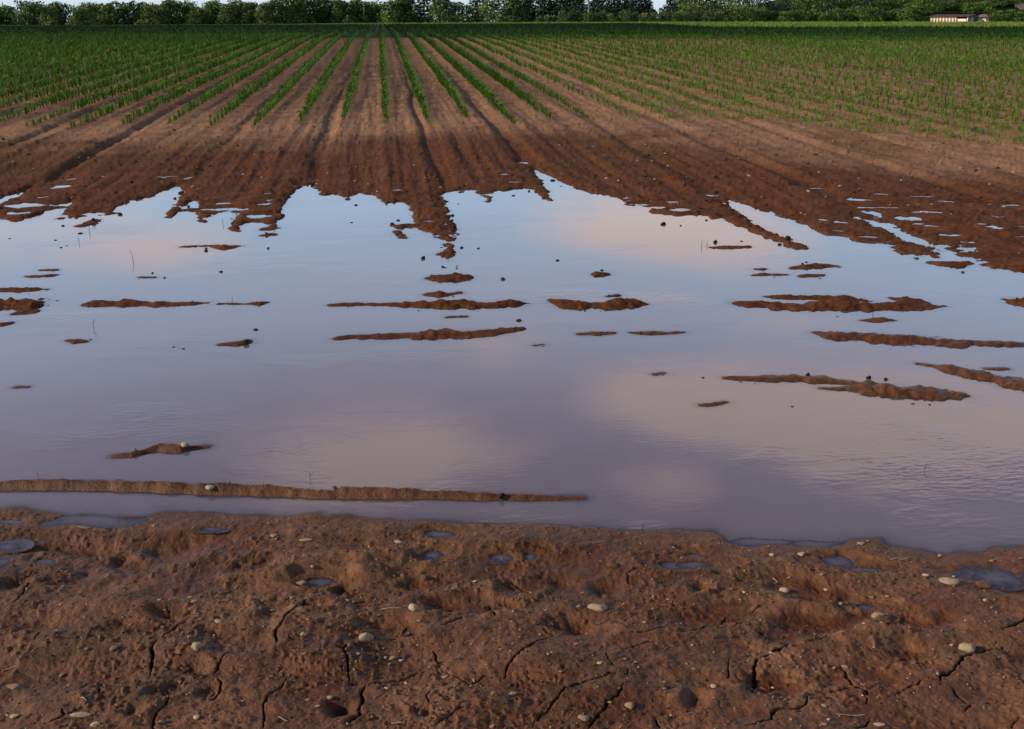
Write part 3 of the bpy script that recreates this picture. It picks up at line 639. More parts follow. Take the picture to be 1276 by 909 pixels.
# stones and clods scattered over the far bank
def field_pos(py0, py1, px0=-20, px1=1300):
    while True:
        px, py = random.uniform(px0, px1), random.uniform(py0, py1)
        X, Y = GP(px, py)
        i = np.searchsorted(rs, math.hypot(X, Y)); j = np.searchsorted(th, math.atan2(X, Y) - AZ)
        if 0 < i < NR and 0 < j < NT and sd[i, j] > .12 and hz(X, Y) > .012: return X, Y
BANKSTONES = [(105/5.8,190+115/5.8,3),(641/5.8,190+60/5.8,2.5),(725/5.8,190+70/5.8,2.2),(1010/5.8,190+92/5.8,2),(200+235/5.8,190+262/5.8,3.2),(200+683/5.8,190+48/5.8,2),(200+598/5.8,190+178/5.8,2),(200+737/5.8,190+200/5.8,2),(400+680/5.8,190+125/5.8,2.4),(400+345/5.8,190+247/5.8,2),(400+408/5.8,190+295/5.8,2.2),(400+1155/5.8,190+120/5.8,2.2),(400+905/5.8,190+540/5.8,2.4),(600+905/5.8,190+205/5.8,3),(600+990/5.8,190+230/5.8,2.4),(600+1230/5.8,190+105/5.8,2.4),(800+1245/5.317,190+105/5.317,3),(800+1168/5.317,190+172/5.317,2.6),(800+705/5.317,190+192/5.317,3),(800+1100/5.317,190+298/5.317,2.6),(800+1215/5.317,190+328/5.317,2.2),(800+985/5.317,190+578/5.317,3),(1036+55/5.317,200+200/5.317,3),(1036+460/5.317,200+178/5.317,2.4),(1036+850/5.317,200+100/5.317,2.8),(1036+975/5.317,200+112/5.317,3.2),(1036+1200/5.317,200+110/5.317,2.8),(1036+1137/5.317,200+342/5.317,3),(1036+540/5.317,200+45/5.317,2),(1036+665/5.317,200+70/5.317,2.2),(1036+1240/5.317,200+640/5.317,2.2),(1036+510/5.317,200+318/5.317,2.4)]
for (px, py, rp) in BANKSTONES:
    X, Y = GP(px, py); put_rock('pebble', X, Y, rp * (math.hypot(X, Y)) / F * .8, random.choice(['pale', 'tan']), 'pale pebble lying on the damp brown soil of the far bank', 'pebble', 'pale pebbles on the far bank', random.uniform(1, 1.5), .25)
for i in range(95):
    X, Y = field_pos(160, 285); put_rock('pebble', X, Y, random.uniform(.008, .016) * (.6 + Y / 22), random.choice(['pale', 'tan', 'tan']), 'pale pebble lying on the damp brown soil of the far bank', 'pebble', 'pale pebbles on the far bank', random.uniform(1, 1.5), .25)
for i in range(120):
    X, Y = field_pos(168, 290); put_rock('clod', X, Y, random.uniform(.010, .026) * (.5 + Y / 22), random.choice(['dark', 'mud', 'mud']), 'brown crumb of soil lying loose on the far bank', 'clod', 'loose soil clods on the far bank', random.uniform(1, 1.4), .3, tall=random.uniform(.7, 1.1))
# uncountable grit on the near bank
oct_v = np.array([(1,0,0),(-1,0,0),(0,1,0),(0,-1,0),(0,0,1),(0,0,-1)], float); oct_f = np.array([(0,2,4),(2,1,4),(1,3,4),(3,0,4),(2,0,5),(1,2,5),(3,1,5),(0,3,5)])
def grit(n, rmin, rmax, s0, s1, name, mat, label, thmax=.66):
    VV, FF, TT = [], [], []; c = 0; tries = 0
    while c < n and tries < n * 12:
        tries += 1
        rr = math.exp(random.uniform(math.log(rmin), math.log(rmax))); a = AZ + random.uniform(-thmax, thmax)
        x, y = rr * math.sin(a), rr * math.cos(a); z = hz(x, y)
        if z < .006: continue
        s_ = random.uniform(s0, s1) ** 1
        A = Matrix.Rotation(random.uniform(0, 6.28), 3, Vector((random.random(), random.random(), 1)).normalized())
        v = (oct_v + rng.normal(0, .22, (6, 3))) * (s_ * np.array([random.uniform(.8, 1.7), 1, random.uniform(.5, .9)]))
        v = v @ np.array(A) ; VV.append(v + np.array([x, y, z + s_ * .25])); FF.append(oct_f + 6 * c); TT.append(np.full(6, random.random())); c += 1
    o = link(name, np_mesh(name, np.concatenate(VV), np.concatenate(FF), mat, False, {'tint': np.concatenate(TT)}))
    return tag(o, label, kind='stuff')
sg = NT_('grit'); M_grit = sg.done(sg.bsdf(sg.rmp(sg.attr('tint'), [(0, (.035, .02, .013)), (.45, (.08, .048, .03)), (.8, (.16, .11, .075)), (1, (.34, .27, .20))]), .9, .15))
grit(7500, 2.0, 4.1, .0011, .0052, 'gravel', M_grit, 'fine grit and crumbs of soil strewn over the cracked near bank')

def tube(bm, pts, r0, r1, seg=5):
    rings = []
    for i, p_ in enumerate(pts):
        p_ = Vector(p_); d = (Vector(pts[min(i + 1, len(pts) - 1)]) - Vector(pts[max(i - 1, 0)])).normalized()
        a = d.orthogonal().normalized(); b = d.cross(a); rr = r0 + (r1 - r0) * i / (len(pts) - 1)
        rings.append([bm.verts.new(p_ + a * rr * math.cos(6.2832 * k_ / seg) + b * rr * math.sin(6.2832 * k_ / seg)) for k_ in range(seg)])
    for A, B in zip(rings[:-1], rings[1:]):
        for k_ in range(seg): bm.faces.new((A[k_], A[(k_ + 1) % seg], B[(k_ + 1) % seg], B[k_]))
    bm.faces.new(rings[0][::-1]); bm.faces.new(rings[-1])
M_twig = mat_plain('dark_twig', (.012, .009, .007), (.03, .02, .014), 60); M_straw = mat_plain('pale_straw', (.26, .19, .11), (.42, .32, .20), 80)
TWIGS = [(387,598,386,587,'forked dark twig standing in the water behind the long mud ridge'),(329,607,329,599,'short pale stalk standing on the front edge of the long mud ridge'),(48,593,47,588,'tiny dark stub of a stalk behind the left end of the long mud ridge'),
 (111,290,111.5,283,'thin dark stalk in the shallows right of a small mud spit, far left'),(98,303,98.5,297,'short dark stalk in open water at far left, near the pink reflection'),(166,326,163.5,312,'long bent dark stalk leaning in the open water at left'),(277.5,280,277.5,273,'thin dark stalk standing between two mud fingers of the far bank'),
 (289,376,290,368,'thin stalk rising behind the thin mud strip left of centre'),(117,409,118,398,'pair of thin dark stalks in the water below the left mud strip'),(874.6,307.5,874.6,299,'thin dark stalk in the water, left one of two right of centre'),(881,306,881,301,'stubby dark stalk in the water, right one of two right of centre'),
 (1164,309,1162.5,303,'forked dark stalk at the mouth of the right hand channel'),(1151,586,1154,577,'little bent dark stalk alone in the calm water at right'),(801,663,801,652,'short dark stalk on the near waterline, right of centre'),(1087,393,1087,388,'dark stub of a stalk in the water below the right mud ridge')]
for (x0, y0, x1, y1, lab) in TWIGS:
    X, Y = G(x0, y0); D = math.hypot(X, Y); dz = (y0 - y1) * D / F * 1.02; lx = (x1 - x0) * D / F
    bm = bmesh.new(); b0 = Vector((0, 0, -.03)); tp = Vector((lx * rt[0], lx * rt[1], dz)); md = tp * .5 + Vector((random.uniform(-.12, .12) * dz, random.uniform(-.12, .12) * dz, 0))
    rw = max(.0016, .36 * D / F)
    tube(bm, [b0, md, tp], rw, rw * .55)
    if 'forked' in lab or 'pair' in lab:
        tube(bm, [md * .9, md + Vector((rt[0] * dz * .25, rt[1] * dz * .25, dz * .25)), md + Vector((rt[0] * dz * .42, rt[1] * dz * .42, dz * .5))], rw * .7, rw * .4)
    o = bm_obj('twig', bm, M_twig); o.location = (X, Y, max(0, hz(X, Y))); tag(o, lab, 'twig', 'twigs standing in the flood water')
STRAWS = [('M',165,386,237,383,'pale straw lying left of the pale upright stone'),('M',200,808,252,810,'pale straw near the bottom edge of the mud, left of centre'),('R',585,751,690,749,'long pale straw lying level near the bottom right of the mud'),('R',785,189,855,179,'long pale straw on the shore right of the little mud point'),('R',815,190,846,186,'short pale straw lying against the long one on the right shore'),('R',1158,186,1182,177,'short pale straw slanting on the shore near the right edge'),('L',0,584,54,574,'pale straw at the left edge of the mud bank'),('M',945,131,985,124,'thin pale straw on the shore right of the middle'),('L',300,722,330,742,'short pale straw at lower left of the mud bank'),('L',1030,785,1062,803,'short pale straw right of the lower left cracks'),('R',350,245,375,262,'short broken straw above the pale blunt stone')]
for (w, x0, y0, x1, y1, lab) in STRAWS:
    a = G(*zp(w, x0, y0), .03); b = G(*zp(w, x1, y1), .03); bm = bmesh.new(); pts = []
    for t in (0, .33, .66, 1):
        x, y = a[0] + (b[0] - a[0]) * t, a[1] + (b[1] - a[1]) * t; pts.append((x - a[0], y - a[1], hz(x, y) + .003))
    tube(bm, pts, .0016, .0011)
    o = bm_obj('straw', bm, M_straw); o.location = (a[0], a[1], 0); tag(o, lab, 'straw', 'bits of straw on the near bank')

# ------------------------------------------------------------------ maize
M_corn = mat_leaf('maize_leaf', [(.016, .050, .004), (.036, .096, .008), (.068, .155, .014), (.15, .23, .03)], .25, .6, .08)
M_cornfar = mat_leaf('maize_leaf_far_shaded', [(.005, .018, .004), (.010, .034, .007), (.024, .080, .012)], .10, .7, .1)
def corn_template(seed, nleaf=7, seg=3):
    """unit plant, one metre tall: arching strap leaves in two ranks on a short stalk"""
    rr = random.Random(seed); VV, FF, TT = [], [], []
    c = 0
    # stalk
    for (zz, w) in ((0, .035), (.5, .022)):
        for k_ in range(3): VV.append((w * math.cos(2.094 * k_), w * math.sin(2.094 * k_), zz))
    FF += [(0, 1, 4, 3), (1, 2, 5, 4), (2, 0, 3, 5)]; TT += [.2] * 6; c = 6
    plane = rr.uniform(0, 6.28)
    for i in range(nleaf):
        a = plane + math.pi * (i % 2) + rr.uniform(-.5, .5); z0 = .05 + .42 * i / nleaf
        L = rr.uniform(.55, .85) * (1 - .25 * abs(i / (nleaf - 1) - .5)); up = rr.uniform(.8, 1.25) + .25 * i / nleaf; w = rr.uniform(.06, .095)
        px_, pz_ = 0.0, z0; ang = up; st = L / seg; tn = rr.uniform(.2, 1)
        for s_ in range(seg + 1):
            t = s_ / seg; ww = w * (1 - t) ** .6 * (.55 + .45 * min(1, t * 3 + .3)) if s_ < seg else .004
            cx, cy = px_ * math.cos(a), px_ * math.sin(a)
            VV.append((cx - ww * .5 * -math.sin(a), cy - ww * .5 * math.cos(a), pz_)); VV.append((cx + ww * .5 * -math.sin(a), cy + ww * .5 * math.cos(a), pz_ + ww * .15)); TT += [tn, tn * .8]
            px_ += st * math.cos(ang); pz_ += st * math.sin(ang); ang -= rr.uniform(.45, .85)
        for s_ in range(seg):
            b = c + 2 * s_; FF.append((b, b + 1, b + 3, b + 2))
        c += 2 * (seg + 1)
    V_ = np.array(VV); V_[:, 2] *= 1.0 / max(.6, V_[:, 2].max())
    return V_, np.array(FF), np.array(TT)
CT = [corn_template(s_, 7, 3) for s_ in range(8)]
CTL = [corn_template(40 + s_, 5, 2) for s_ in range(6)]
END = [(-500,185),(-200,172),(0,165),(60,162),(100,161),(200,157),(300,157),(430,159),(540,157),(640,157),(700,158),(780,161),(850,154),(910,155),(960,158),(1040,168),(1150,178),(1276,190),(1500,215),(1800,250)]
ENDW = np.array([GP(*e) for e in END]); ENDW = ENDW[np.argsort(ENDW[:, 0])]
def merge(temps, xs, ys, zs, hs, ws, rots, tis, tadd=None):
    VV, FF, TT = [], [], []; c = 0
    for ti in range(len(temps)):
        m = tis == ti
        if not m.any(): continue
        V0, F0, T0 = temps[ti]; n = m.sum(); cs, sn = np.cos(rots[m])[:, None], np.sin(rots[m])[:, None]
        x = (V0[None, :, 0] * cs - V0[None, :, 1] * sn) * ws[m][:, None] + xs[m][:, None]; y = (V0[None, :, 0] * sn + V0[None, :, 1] * cs) * ws[m][:, None] + ys[m][:, None]
        z = V0[None, :, 2] * hs[m][:, None] + zs[m][:, None]
        VV.append(np.stack([x, y, z], -1).reshape(-1, 3)); FF.append((F0[None] + (np.arange(n) * len(V0))[:, None, None] + c).reshape(-1, 4)); c += n * len(V0)
        TT.append((np.clip(T0[None] * .8 + (tadd[m][:, None] if tadd is not None else 0), 0, 1)).reshape(-1))
    return np.concatenate(VV), np.concatenate(FF), np.concatenate(TT)
def depth_of(x, y): return x * math.sin(AZ) + y * math.cos(AZ)
def lat_of(x, y): return x * math.cos(AZ) - y * math.sin(AZ)
P_ = []
for n in range(-72, 86):
    x0 = n * ROW + ROW0
    y = float(np.interp(x0, ENDW[:, 0], ENDW[:, 1])) + random.uniform(-.5, .5) - (.9 if x0 < -1.5 else 0)
    y0 = y
    while y < 66:
        y += random.uniform(.055, .105) * (1 + max(0, y - 26) * .010)
        x = x0 + random.gauss(0, .022 if x0 < 4 else .05) + .05 * math.sin(y * .7 + n) * (x0 > 4)
        d, l = depth_of(x, y), lat_of(x, y)
        if abs(l) > d * .52 * 1.22 + 1.5: continue
        e = y - y0
        miss = .10 + (.22 if x0 > 4.5 else 0) + (.25 if e < .7 else 0) + (.25 * float(vnoise(np.array(x * .25), np.array(y * .12), 9)) if x0 > 3.5 else 0)
        if random.random() < miss: continue
        g = (.115 + .115 * min(1, max(0, e) / 5) + .05 * min(1, max(0, e - 7) / 20)) if x0 < 3.5 else (.105 + .085 * min(1, max(0, e) / 6) + .06 * min(1, max(0, e - 7) / 20))
        g *= random.uniform(.7, 1.2) * (1.0 if x0 < 4.5 else .92)
        P_.append((x, y, g * (.98 if x0 < 3.5 else .90), e, n))
P_ = np.array(P_)
# weedy volunteers between the rows on the right
ex = []
for _ in range(7500):
    x = random.uniform(5, 34); e = random.expovariate(1 / 9); y = float(np.interp(x, ENDW[:, 0], ENDW[:, 1])) + e
    if y > 55: continue
    d, l = depth_of(x, y), lat_of(x, y)
    if abs(l) > d * .62: continue
    ex.append((x, y, random.uniform(.05, .14), e, 99))
P_ = np.concatenate([P_, np.array(ex)])
zs = hz_arr(P_[:, 0], P_[:, 1])
dep = depth_of(P_[:, 0], P_[:, 1]); lat = lat_of(P_[:, 0], P_[:, 1])
vis = np.abs(lat) < dep * .5145 * .99
size = np.where(vis, P_[:, 2] / dep, 0)
pick = np.argsort(-size)[:300]
is_ind = np.zeros(len(P_), bool); is_ind[pick] = True
CM = []
for (V0, F0, T0) in CT: CM.append(np_mesh('corn_plant', V0, F0, M_corn, False, {'tint': T0 * .8 + .12}))
for i in pick:
    x, y, g = P_[i, :3]
    o = link('corn_plant', CM[random.randrange(len(CM))]); o.location = (x, y, zs[i] - .008); o.scale = (g * 1.75, g * 1.75, g); o.rotation_euler = (random.uniform(-.12, .12), random.uniform(-.12, .12), random.uniform(0, 6.28))
    tag(o, 'young maize plant with arching strap leaves at the near end of its row', 'maize plant', 'young maize plants at the near edge of the crop')
rest = ~is_ind & (P_[:, 1] < 66)
Q = P_[rest]; n_ = len(Q)
tn = .35 * rng.random(n_) - .16 + .20 * (Q[:, 0] > 4.5) + .25 * (Q[:, 4] == 99) - .08 * sst(Q[:, 1], 26, 45) - .30 * sst(Q[:, 1], 36, 64) - .06 * (Q[:, 0] < 3.5)  # leaves darken up the field, blending into the far band's painted shade
nearm = Q[:, 1] < 34
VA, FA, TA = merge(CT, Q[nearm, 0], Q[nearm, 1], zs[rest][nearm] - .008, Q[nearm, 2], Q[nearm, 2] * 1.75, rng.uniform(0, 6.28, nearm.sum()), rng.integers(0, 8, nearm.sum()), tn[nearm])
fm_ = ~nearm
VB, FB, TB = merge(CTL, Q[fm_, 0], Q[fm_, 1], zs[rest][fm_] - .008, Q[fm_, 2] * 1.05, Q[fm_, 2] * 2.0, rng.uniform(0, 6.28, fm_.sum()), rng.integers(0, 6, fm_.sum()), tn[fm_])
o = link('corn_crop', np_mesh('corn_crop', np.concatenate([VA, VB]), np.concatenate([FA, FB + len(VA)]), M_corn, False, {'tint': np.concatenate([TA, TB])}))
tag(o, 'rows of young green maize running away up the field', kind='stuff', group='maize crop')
# the far part of the crop, seen at a grazing angle as one mass, shade painted into its dark green
NF = 52000
d = np.sqrt(rng.uniform(57 ** 1.6, 214 ** 1.6, NF) ** (2 / 1.6)); l = rng.uniform(-1, 1, NF) * (d * .62 + 2)
fx = d * math.sin(AZ) + l * math.cos(AZ); fy = d * math.cos(AZ) - l * math.sin(AZ)
fx = np.round((fx - ROW0) / ROW) * ROW + ROW0 + rng.normal(0, .05, NF)
d = depth_of(fx, fy); l = lat_of(fx, fy); ratio = l / d
endd = 212 - 92 * sst(ratio, .10, .20)
kp = (d < endd) & (d > 58); fx, fy, d = fx[kp], fy[kp], d[kp]; NF = len(fx)
zf = hz_arr(fx, fy); hh = rng.uniform(.28, .42, NF); ww = rng.uniform(.35, .6, NF) * (1 + (d - 60) / 150)
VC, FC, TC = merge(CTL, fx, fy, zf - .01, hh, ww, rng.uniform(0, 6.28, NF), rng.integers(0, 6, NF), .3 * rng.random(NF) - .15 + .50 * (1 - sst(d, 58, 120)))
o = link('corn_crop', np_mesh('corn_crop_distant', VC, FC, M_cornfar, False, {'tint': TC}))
tag(o, 'distant dense band of maize below the trees, shade put into its dark green', kind='stuff', group='maize crop')
# rough grass between the crop and the trees
M_grass = mat_leaf('rough_grass', [(.06, .12, .018), (.11, .19, .030), (.22, .25, .06)], .2, .7, .1)
gt = []
for s_ in range(4):
    rr = random.Random(200 + s_); VV, FF, TT = [], [], []
    for i in range(7):
        a = rr.uniform(0, 6.28); bx, by = rr.uniform(-.4, .4), rr.uniform(-.4, .4); w = .09; t_ = rr.random(); ln = rr.uniform(-.3, .3); hgt = rr.uniform(.5, 1)
        b = len(VV); VV += [(bx - w * math.cos(a), by - w * math.sin(a), 0), (bx + w * math.cos(a), by + w * math.sin(a), 0), (bx + ln + .02, by + ln, hgt), (bx + ln - .02, by + ln, hgt)]; FF.append((b, b + 1, b + 2, b + 3)); TT += [t_] * 4
    gt.append((np.array(VV), np.array(FF), np.array(TT)))
NG = 26000
ratio = rng.uniform(-.6, .6, NG); near_e = 214 - 92 * sst(ratio, .10, .20); d = near_e + (246 - near_e) * rng.random(NG) ** 1.1; l = ratio * d
gx = d * math.sin(AZ) + l * math.cos(AZ); gy = d * math.cos(AZ) - l * math.sin(AZ)
VG, FG, TG = merge(gt, gx, gy, hz_arr(gx, gy) - .02, rng.uniform(.18, .42, NG) * (1 + .7 * sst(ratio, -.3, -.05)), rng.uniform(.5, 1.1, NG), rng.uniform(0, 6.28, NG), rng.integers(0, 4, NG), .25 * rng.random(NG))
o = link('grass', np_mesh('grass', VG, FG, M_grass, False, {'tint': TG}))
tag(o, 'strip of sunlit rough grass along the foot of the trees', kind='stuff')

# ------------------------------------------------------------------ trees
LEAFM = {'broad': mat_leaf('broadleaf_foliage', [(0.0098, 0.0255, 0.0049), (0.0397, 0.0859, 0.0137), (0.074, 0.1408, 0.0235), (0.1099, 0.1786, 0.0343)], .18),
         'light': mat_leaf('light_foliage', [(0.0151, 0.0327, 0.006), (0.0529, 0.1022, 0.0172), (0.0881, 0.148, 0.0281), (0.1127, 0.1691, 0.0423)], .2),
         'olive': mat_leaf('olive_foliage', [(0.0164, 0.0317, 0.0066), (0.0597, 0.0958, 0.0197), (0.0997, 0.138, 0.0323), (0.1303, 0.161, 0.046)], .18),
         'dark': mat_leaf('dark_conifer_foliage', [(.006, .015, .007), (.012, .028, .012), (.024, .046, .019), (.036, .060, .026)], .08),
         'shade': mat_leaf('shaded_foliage', [(.010, .024, .007), (.022, .050, .012), (.040, .080, .018), (.06, .1, .02)], .12), 'pale': mat_leaf('pale_shrub_foliage', [(0.0306, 0.0476, 0.015), (0.0646, 0.0952, 0.0272), (0.102, 0.1394, 0.0442), (0.136, 0.17, 0.068)], .2)}  # the shade entry is foliage with its shade put into the colour
M_bark = mat_plain('bark', (.035, .026, .018), (.085, .066, .048), 2.5, .9, .1, (1, 1, .3))
M_palebark = mat_plain('pale_bark', (.16, .13, .10), (.28, .23, .18), 2.5, .9, .1, (1, 1, .3))
def crown_mesh(seed, w, h0, h1, kind, n):
    """leaf clumps spread over and inside a set of lobes; heights h0..h1 above the ground, half width w"""
    rr = np.random.default_rng(seed); conifer = kind == 'dark'
    lob = []
    if conifer:
        m = 9
        for i in range(m):
            t = i / (m - 1); lob.append((rr.normal(0, .12 * w), rr.normal(0, .12 * w), h0 + (h1 - h0) * (t * .93 + .02), w * (1.05 - .8 * t) * rr.uniform(.85, 1.15), (h1 - h0) / m * 1.0))
    else:
        m = 12 + int(rr.integers(0, 5))
        for i in range(m):
            a = rr.uniform(0, 6.28); t = (i + rr.random()) / m; rad = w * .72 * math.sqrt(rr.random()) * (1 - .45 * t * t)
            lr = w * rr.uniform(.36, .56) * (1.1 - .25 * t); lob.append((rad * math.cos(a), rad * math.sin(a), h0 + (h1 - h0) * (.06 + .78 * t), lr, min(lr * rr.uniform(.75, 1.05), (h1 - h0) * .24)))
        lob.append((0, 0, h1 - (h1 - h0) * .2, w * .45, (h1 - h0) * .19))
        for _q in range(4):
            a = rr.uniform(0, 6.28); lob.append((w * .5 * math.cos(a), w * .5 * math.sin(a), h0 + (h1 - h0) * rr.uniform(.72, .98), w * rr.uniform(.14, .24), (h1 - h0) * rr.uniform(.07, .13)))
    lob = np.array(lob); wt = lob[:, 3] ** 2; wt /= wt.sum(); li = rr.choice(len(lob), n, p=wt)
    dv = rr.normal(size=(n, 3)); dv /= np.linalg.norm(dv, axis=1, keepdims=True); rad = rr.uniform(.35, 1.0, n) ** .45
    rad *= 1 + .16 * np.sin(dv[:, 0] * 7 + li) * np.sin(dv[:, 2] * 6 + 2 * li)
    c = lob[li, :3] + dv * rad[:, None] * np.stack([lob[li, 3], lob[li, 3], lob[li, 4]], 1)
    c[:, 2] = np.maximum(c[:, 2], .1)
    n = int(n * 1.0); s = rr.uniform(.45, 1.25, n) * (.13 + .017 * (h1 - h0))
    nv = dv * .55 + rr.normal(size=(n, 3)) * .65; nv /= np.linalg.norm(nv, axis=1, keepdims=True)
    a = np.cross(nv, rr.normal(size=(n, 3))); a /= np.linalg.norm(a, axis=1, keepdims=True); b = np.cross(nv, a)
    sa = (s * rr.uniform(.7, 1.3, n))[:, None]; sb = (s * rr.uniform(.6, 1.0, n))[:, None]
    V_ = np.stack([c - a * sa, c - b * sb * .8 + a * sa * .15, c + a * sa, c + b * sb], 1).reshape(-1, 3)
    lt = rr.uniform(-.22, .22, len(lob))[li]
    T_ = np.repeat(np.clip(.42 + lt + .30 * (rad - .8) + rr.uniform(-.2, .2, n) + .18 * dv[:, 2], 0, 1), 4)  # lobe insides and undersides darker, tops lighter: shading put into leaf colour
    return V_, np.arange(4 * n).reshape(-1, 4), T_, lob
def tree(name, px, top, halfw_px, kind, dep_, label, cat, group, base_frac=.04, nleaf=1500, bark=None):
    nleaf = int(nleaf * 1.5)
    X, Y = AT(px, dep_); zb = hz(X, Y); zt = ZAT(px, top, dep_); ht = max(1.2, zt - zb); w = halfw_px * dep_ * CP / F * 1.28
    root = bpy.data.objects.new(name, None); COL.objects.link(root); root.location = (X, Y, zb); root.empty_display_size = .5
    sd_ = int(px * 7 + dep_ * 3 + 1000) % 100000
    V_, F_, T_, lob = crown_mesh(sd_, w, ht * base_frac, ht * .985, kind, nleaf)
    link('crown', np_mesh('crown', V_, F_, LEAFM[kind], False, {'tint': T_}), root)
    bm = bmesh.new(); rr = random.Random(sd_); tr0 = .018 * ht + .04
    hk = ht * (.92 if kind == 'dark' else .62)
    sp = [(0, 0, -.2), (rr.uniform(-.05, .05) * w, rr.uniform(-.05, .05) * w, hk * .35), (rr.uniform(-.08, .08) * w, rr.uniform(-.08, .08) * w, hk * .7), (rr.uniform(-.1, .1) * w, rr.uniform(-.1, .1) * w, hk)]
    tube(bm, sp, tr0, tr0 * .3, 7)
    for q in lob[::2]:
        z0 = max(.25 * ht, min(hk * .9, q[2] - .18 * ht)); t = min(1, z0 / hk); st = (sp[1][0] * t, sp[1][1] * t, z0)
        tube(bm, [st, ((st[0] + q[0]) * .55, (st[1] + q[1]) * .55, (z0 + q[2]) * .5), (q[0], q[1], q[2])], tr0 * .42, tr0 * .12, 5)
    bm_obj('trunk', bm, bark or M_bark, root)
    return tag(root, label, cat, group)
ORD = ['first','second','third','fourth','fifth','sixth','seventh','eighth','ninth','tenth','eleventh','twelfth','thirteenth','fourteenth','fifteenth','sixteenth','seventeenth','eighteenth','nineteenth','twentieth']
# left half: one line of broadleaf trees against the sky
LEFT = [(-62,2,26,'broad'),(-28,4,22,'broad'),(6,6,20,'broad'),(40,1.5,19,'broad'),(60,8,15,'olive'),(76,2.5,15,'broad'),(98,10,15,'olive'),(118,2.5,19,'broad'),(136,5,13,'olive'),(157,2,17,'light'),(180,2,13,'broad'),(194,5,18,'olive'),(212,-1,16,'broad'),(234,1,17,'broad'),(248,9,13,'olive'),(266,.5,16,'broad'),(283,4,13,'olive'),(300,0,16,'broad'),(314,2,11,'light'),(334,5.5,14,'olive'),(352,1,17,'olive'),(374,-3,18,'broad'),(394,-1,16,'light'),(410,.5,13,'broad'),(428,2.5,14,'light'),(446,0,13,'broad'),(464,3.5,17,'light'),(486,3,16,'broad'),(505,-3,15,'broad')]
cnt = {}
KINDW = {'broad': 'mid green broadleaf tree', 'light': 'bright green broadleaf tree', 'olive': 'bushy olive green tree', 'dark': 'dark conifer', 'pale': 'pale'}
for i, (px, top, hw, kd) in enumerate(LEFT):
    cnt[kd] = cnt.get(kd, 0) + 1
    tree('broadleaf_tree', px, top - (3 if px > 320 else 0), hw, kd, 240 + (4 if kd != 'olive' else -4) + (i % 3) * 2, f'{KINDW[kd]} in the left tree line, {ORD[cnt[kd] - 1]} such from the left', 'tree', 'trees of the left tree line', .0, 2300)
for i in range(17):
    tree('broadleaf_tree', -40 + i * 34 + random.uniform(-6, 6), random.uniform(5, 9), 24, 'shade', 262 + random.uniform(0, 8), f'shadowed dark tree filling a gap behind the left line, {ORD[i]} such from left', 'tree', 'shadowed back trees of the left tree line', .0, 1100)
# middle: taller broadleaves, then dark conifers with young pale shrubs in front
MIDT = [(528,-10,18,'dark','tall dark broad tree left of the middle, between lighter green crowns'),(548,-9,20,'broad','tall full green tree with a rounded crown, left of the middle'),(572,2,21,'light','dense bright green rounded tree just left of the middle'),(596,-12,19,'dark','tall blackish tree behind the bright rounded one'),(614,-3,20,'light','large light green tree right at the middle of the tree line'),(640,-6,17,'broad','green tree right of the large light one, partly in shadow'),(655,-12,16,'dark','first dark conifer at the left end of the conifer group'),(676,-14,16,'dark','second dark conifer from the left of the conifer group'),(697,-12,17,'dark','third dark conifer from the left of the conifer group'),(716,-16,16,'dark','fourth dark conifer from the left, beside the pale bare trunk'),(744,-13,18,'dark','fifth dark conifer from the left, right of the pale bare trunk'),(766,-15,16,'dark','sixth dark conifer from the left of the conifer group'),(786,-12,16,'dark','seventh dark conifer from the left of the conifer group'),(804,-14,13,'dark','eighth dark conifer, just left of the slit of sky'),(833,-6,12,'dark','last dark conifer, just right of the slit of sky')]
for (px, top, hw, kd, lab) in MIDT:
    tree('conifer_tree' if kd == 'dark' else 'broadleaf_tree', px, top, hw, kd, 250 if kd == 'dark' else 243, lab, 'tree', 'tall trees at the middle of the tree line', .02, 1900)
for i, px in enumerate((646, 664, 684, 704, 726, 750, 772, 794, 846)):
    tree('conifer_tree', px, -15 + (i % 3) * 2, 19, 'dark', 264 + (i % 2) * 4, f'blackish conifer in the second row behind the pale bare trunk, {ORD[i]} from left', 'tree', 'second row of dark conifers', .0, 1500)
X, Y = AT(733, 246); bm = bmesh.new(); tube(bm, [(0, 0, -.2), (.1, 0, 3), (0, .1, 7), (.1, 0, 10)], .17, .10, 7)
rt_ = bpy.data.objects.new('bare_tree', None); COL.objects.link(rt_); rt_.location = (X, Y, hz(X, Y)); bm_obj('trunk', bm, M_palebark, rt_)
bm = bmesh.new()
for k_ in range(7): tube(bm, [(0.05, 0, 3 + k_), (.6 * math.cos(k_ * 2.2), .6 * math.sin(k_ * 2.2), 3.4 + k_), (1.0 * math.cos(k_ * 2.2), 1.0 * math.sin(k_ * 2.2), 4.1 + k_)], .05, .015, 5)
bm_obj('branch', bm, M_palebark, rt_); tag(rt_, 'tall bare pale trunk standing among the dark conifers', 'tree')
X, Y = AT(685, 246)
SHR = [(640,19,8,'light'),(672,21,7,'olive'),(684,19,8,'olive'),(702,13,7,'pale'),(713,10.5,6,'pale'),(722,16,6,'olive'),(731,15,8,'olive'),(742,15,7,'pale'),(752,12,8,'pale'),(762,16,8,'broad'),(779,13,8,'pale'),(791,15,7,'pale'),(803,16,8,'pale'),(815,15,8,'pale'),(828,15,8,'pale'),(842,15,8,'broad'),(853,14,9,'pale'),(868,13,9,'pale'),(882,12,9,'pale'),(895,13,9,'pale')]
for i, (px, top, hw, kd) in enumerate(SHR):
    tree('shrub', px, top, hw, kd, 232 + (i % 3), f'young {"pale" if kd == "pale" else "green"} shrub in front of the dark conifers, {ORD[i]} shrub from the left', 'shrub', 'young shrubs along the grass in front of the conifers', .0, 420)
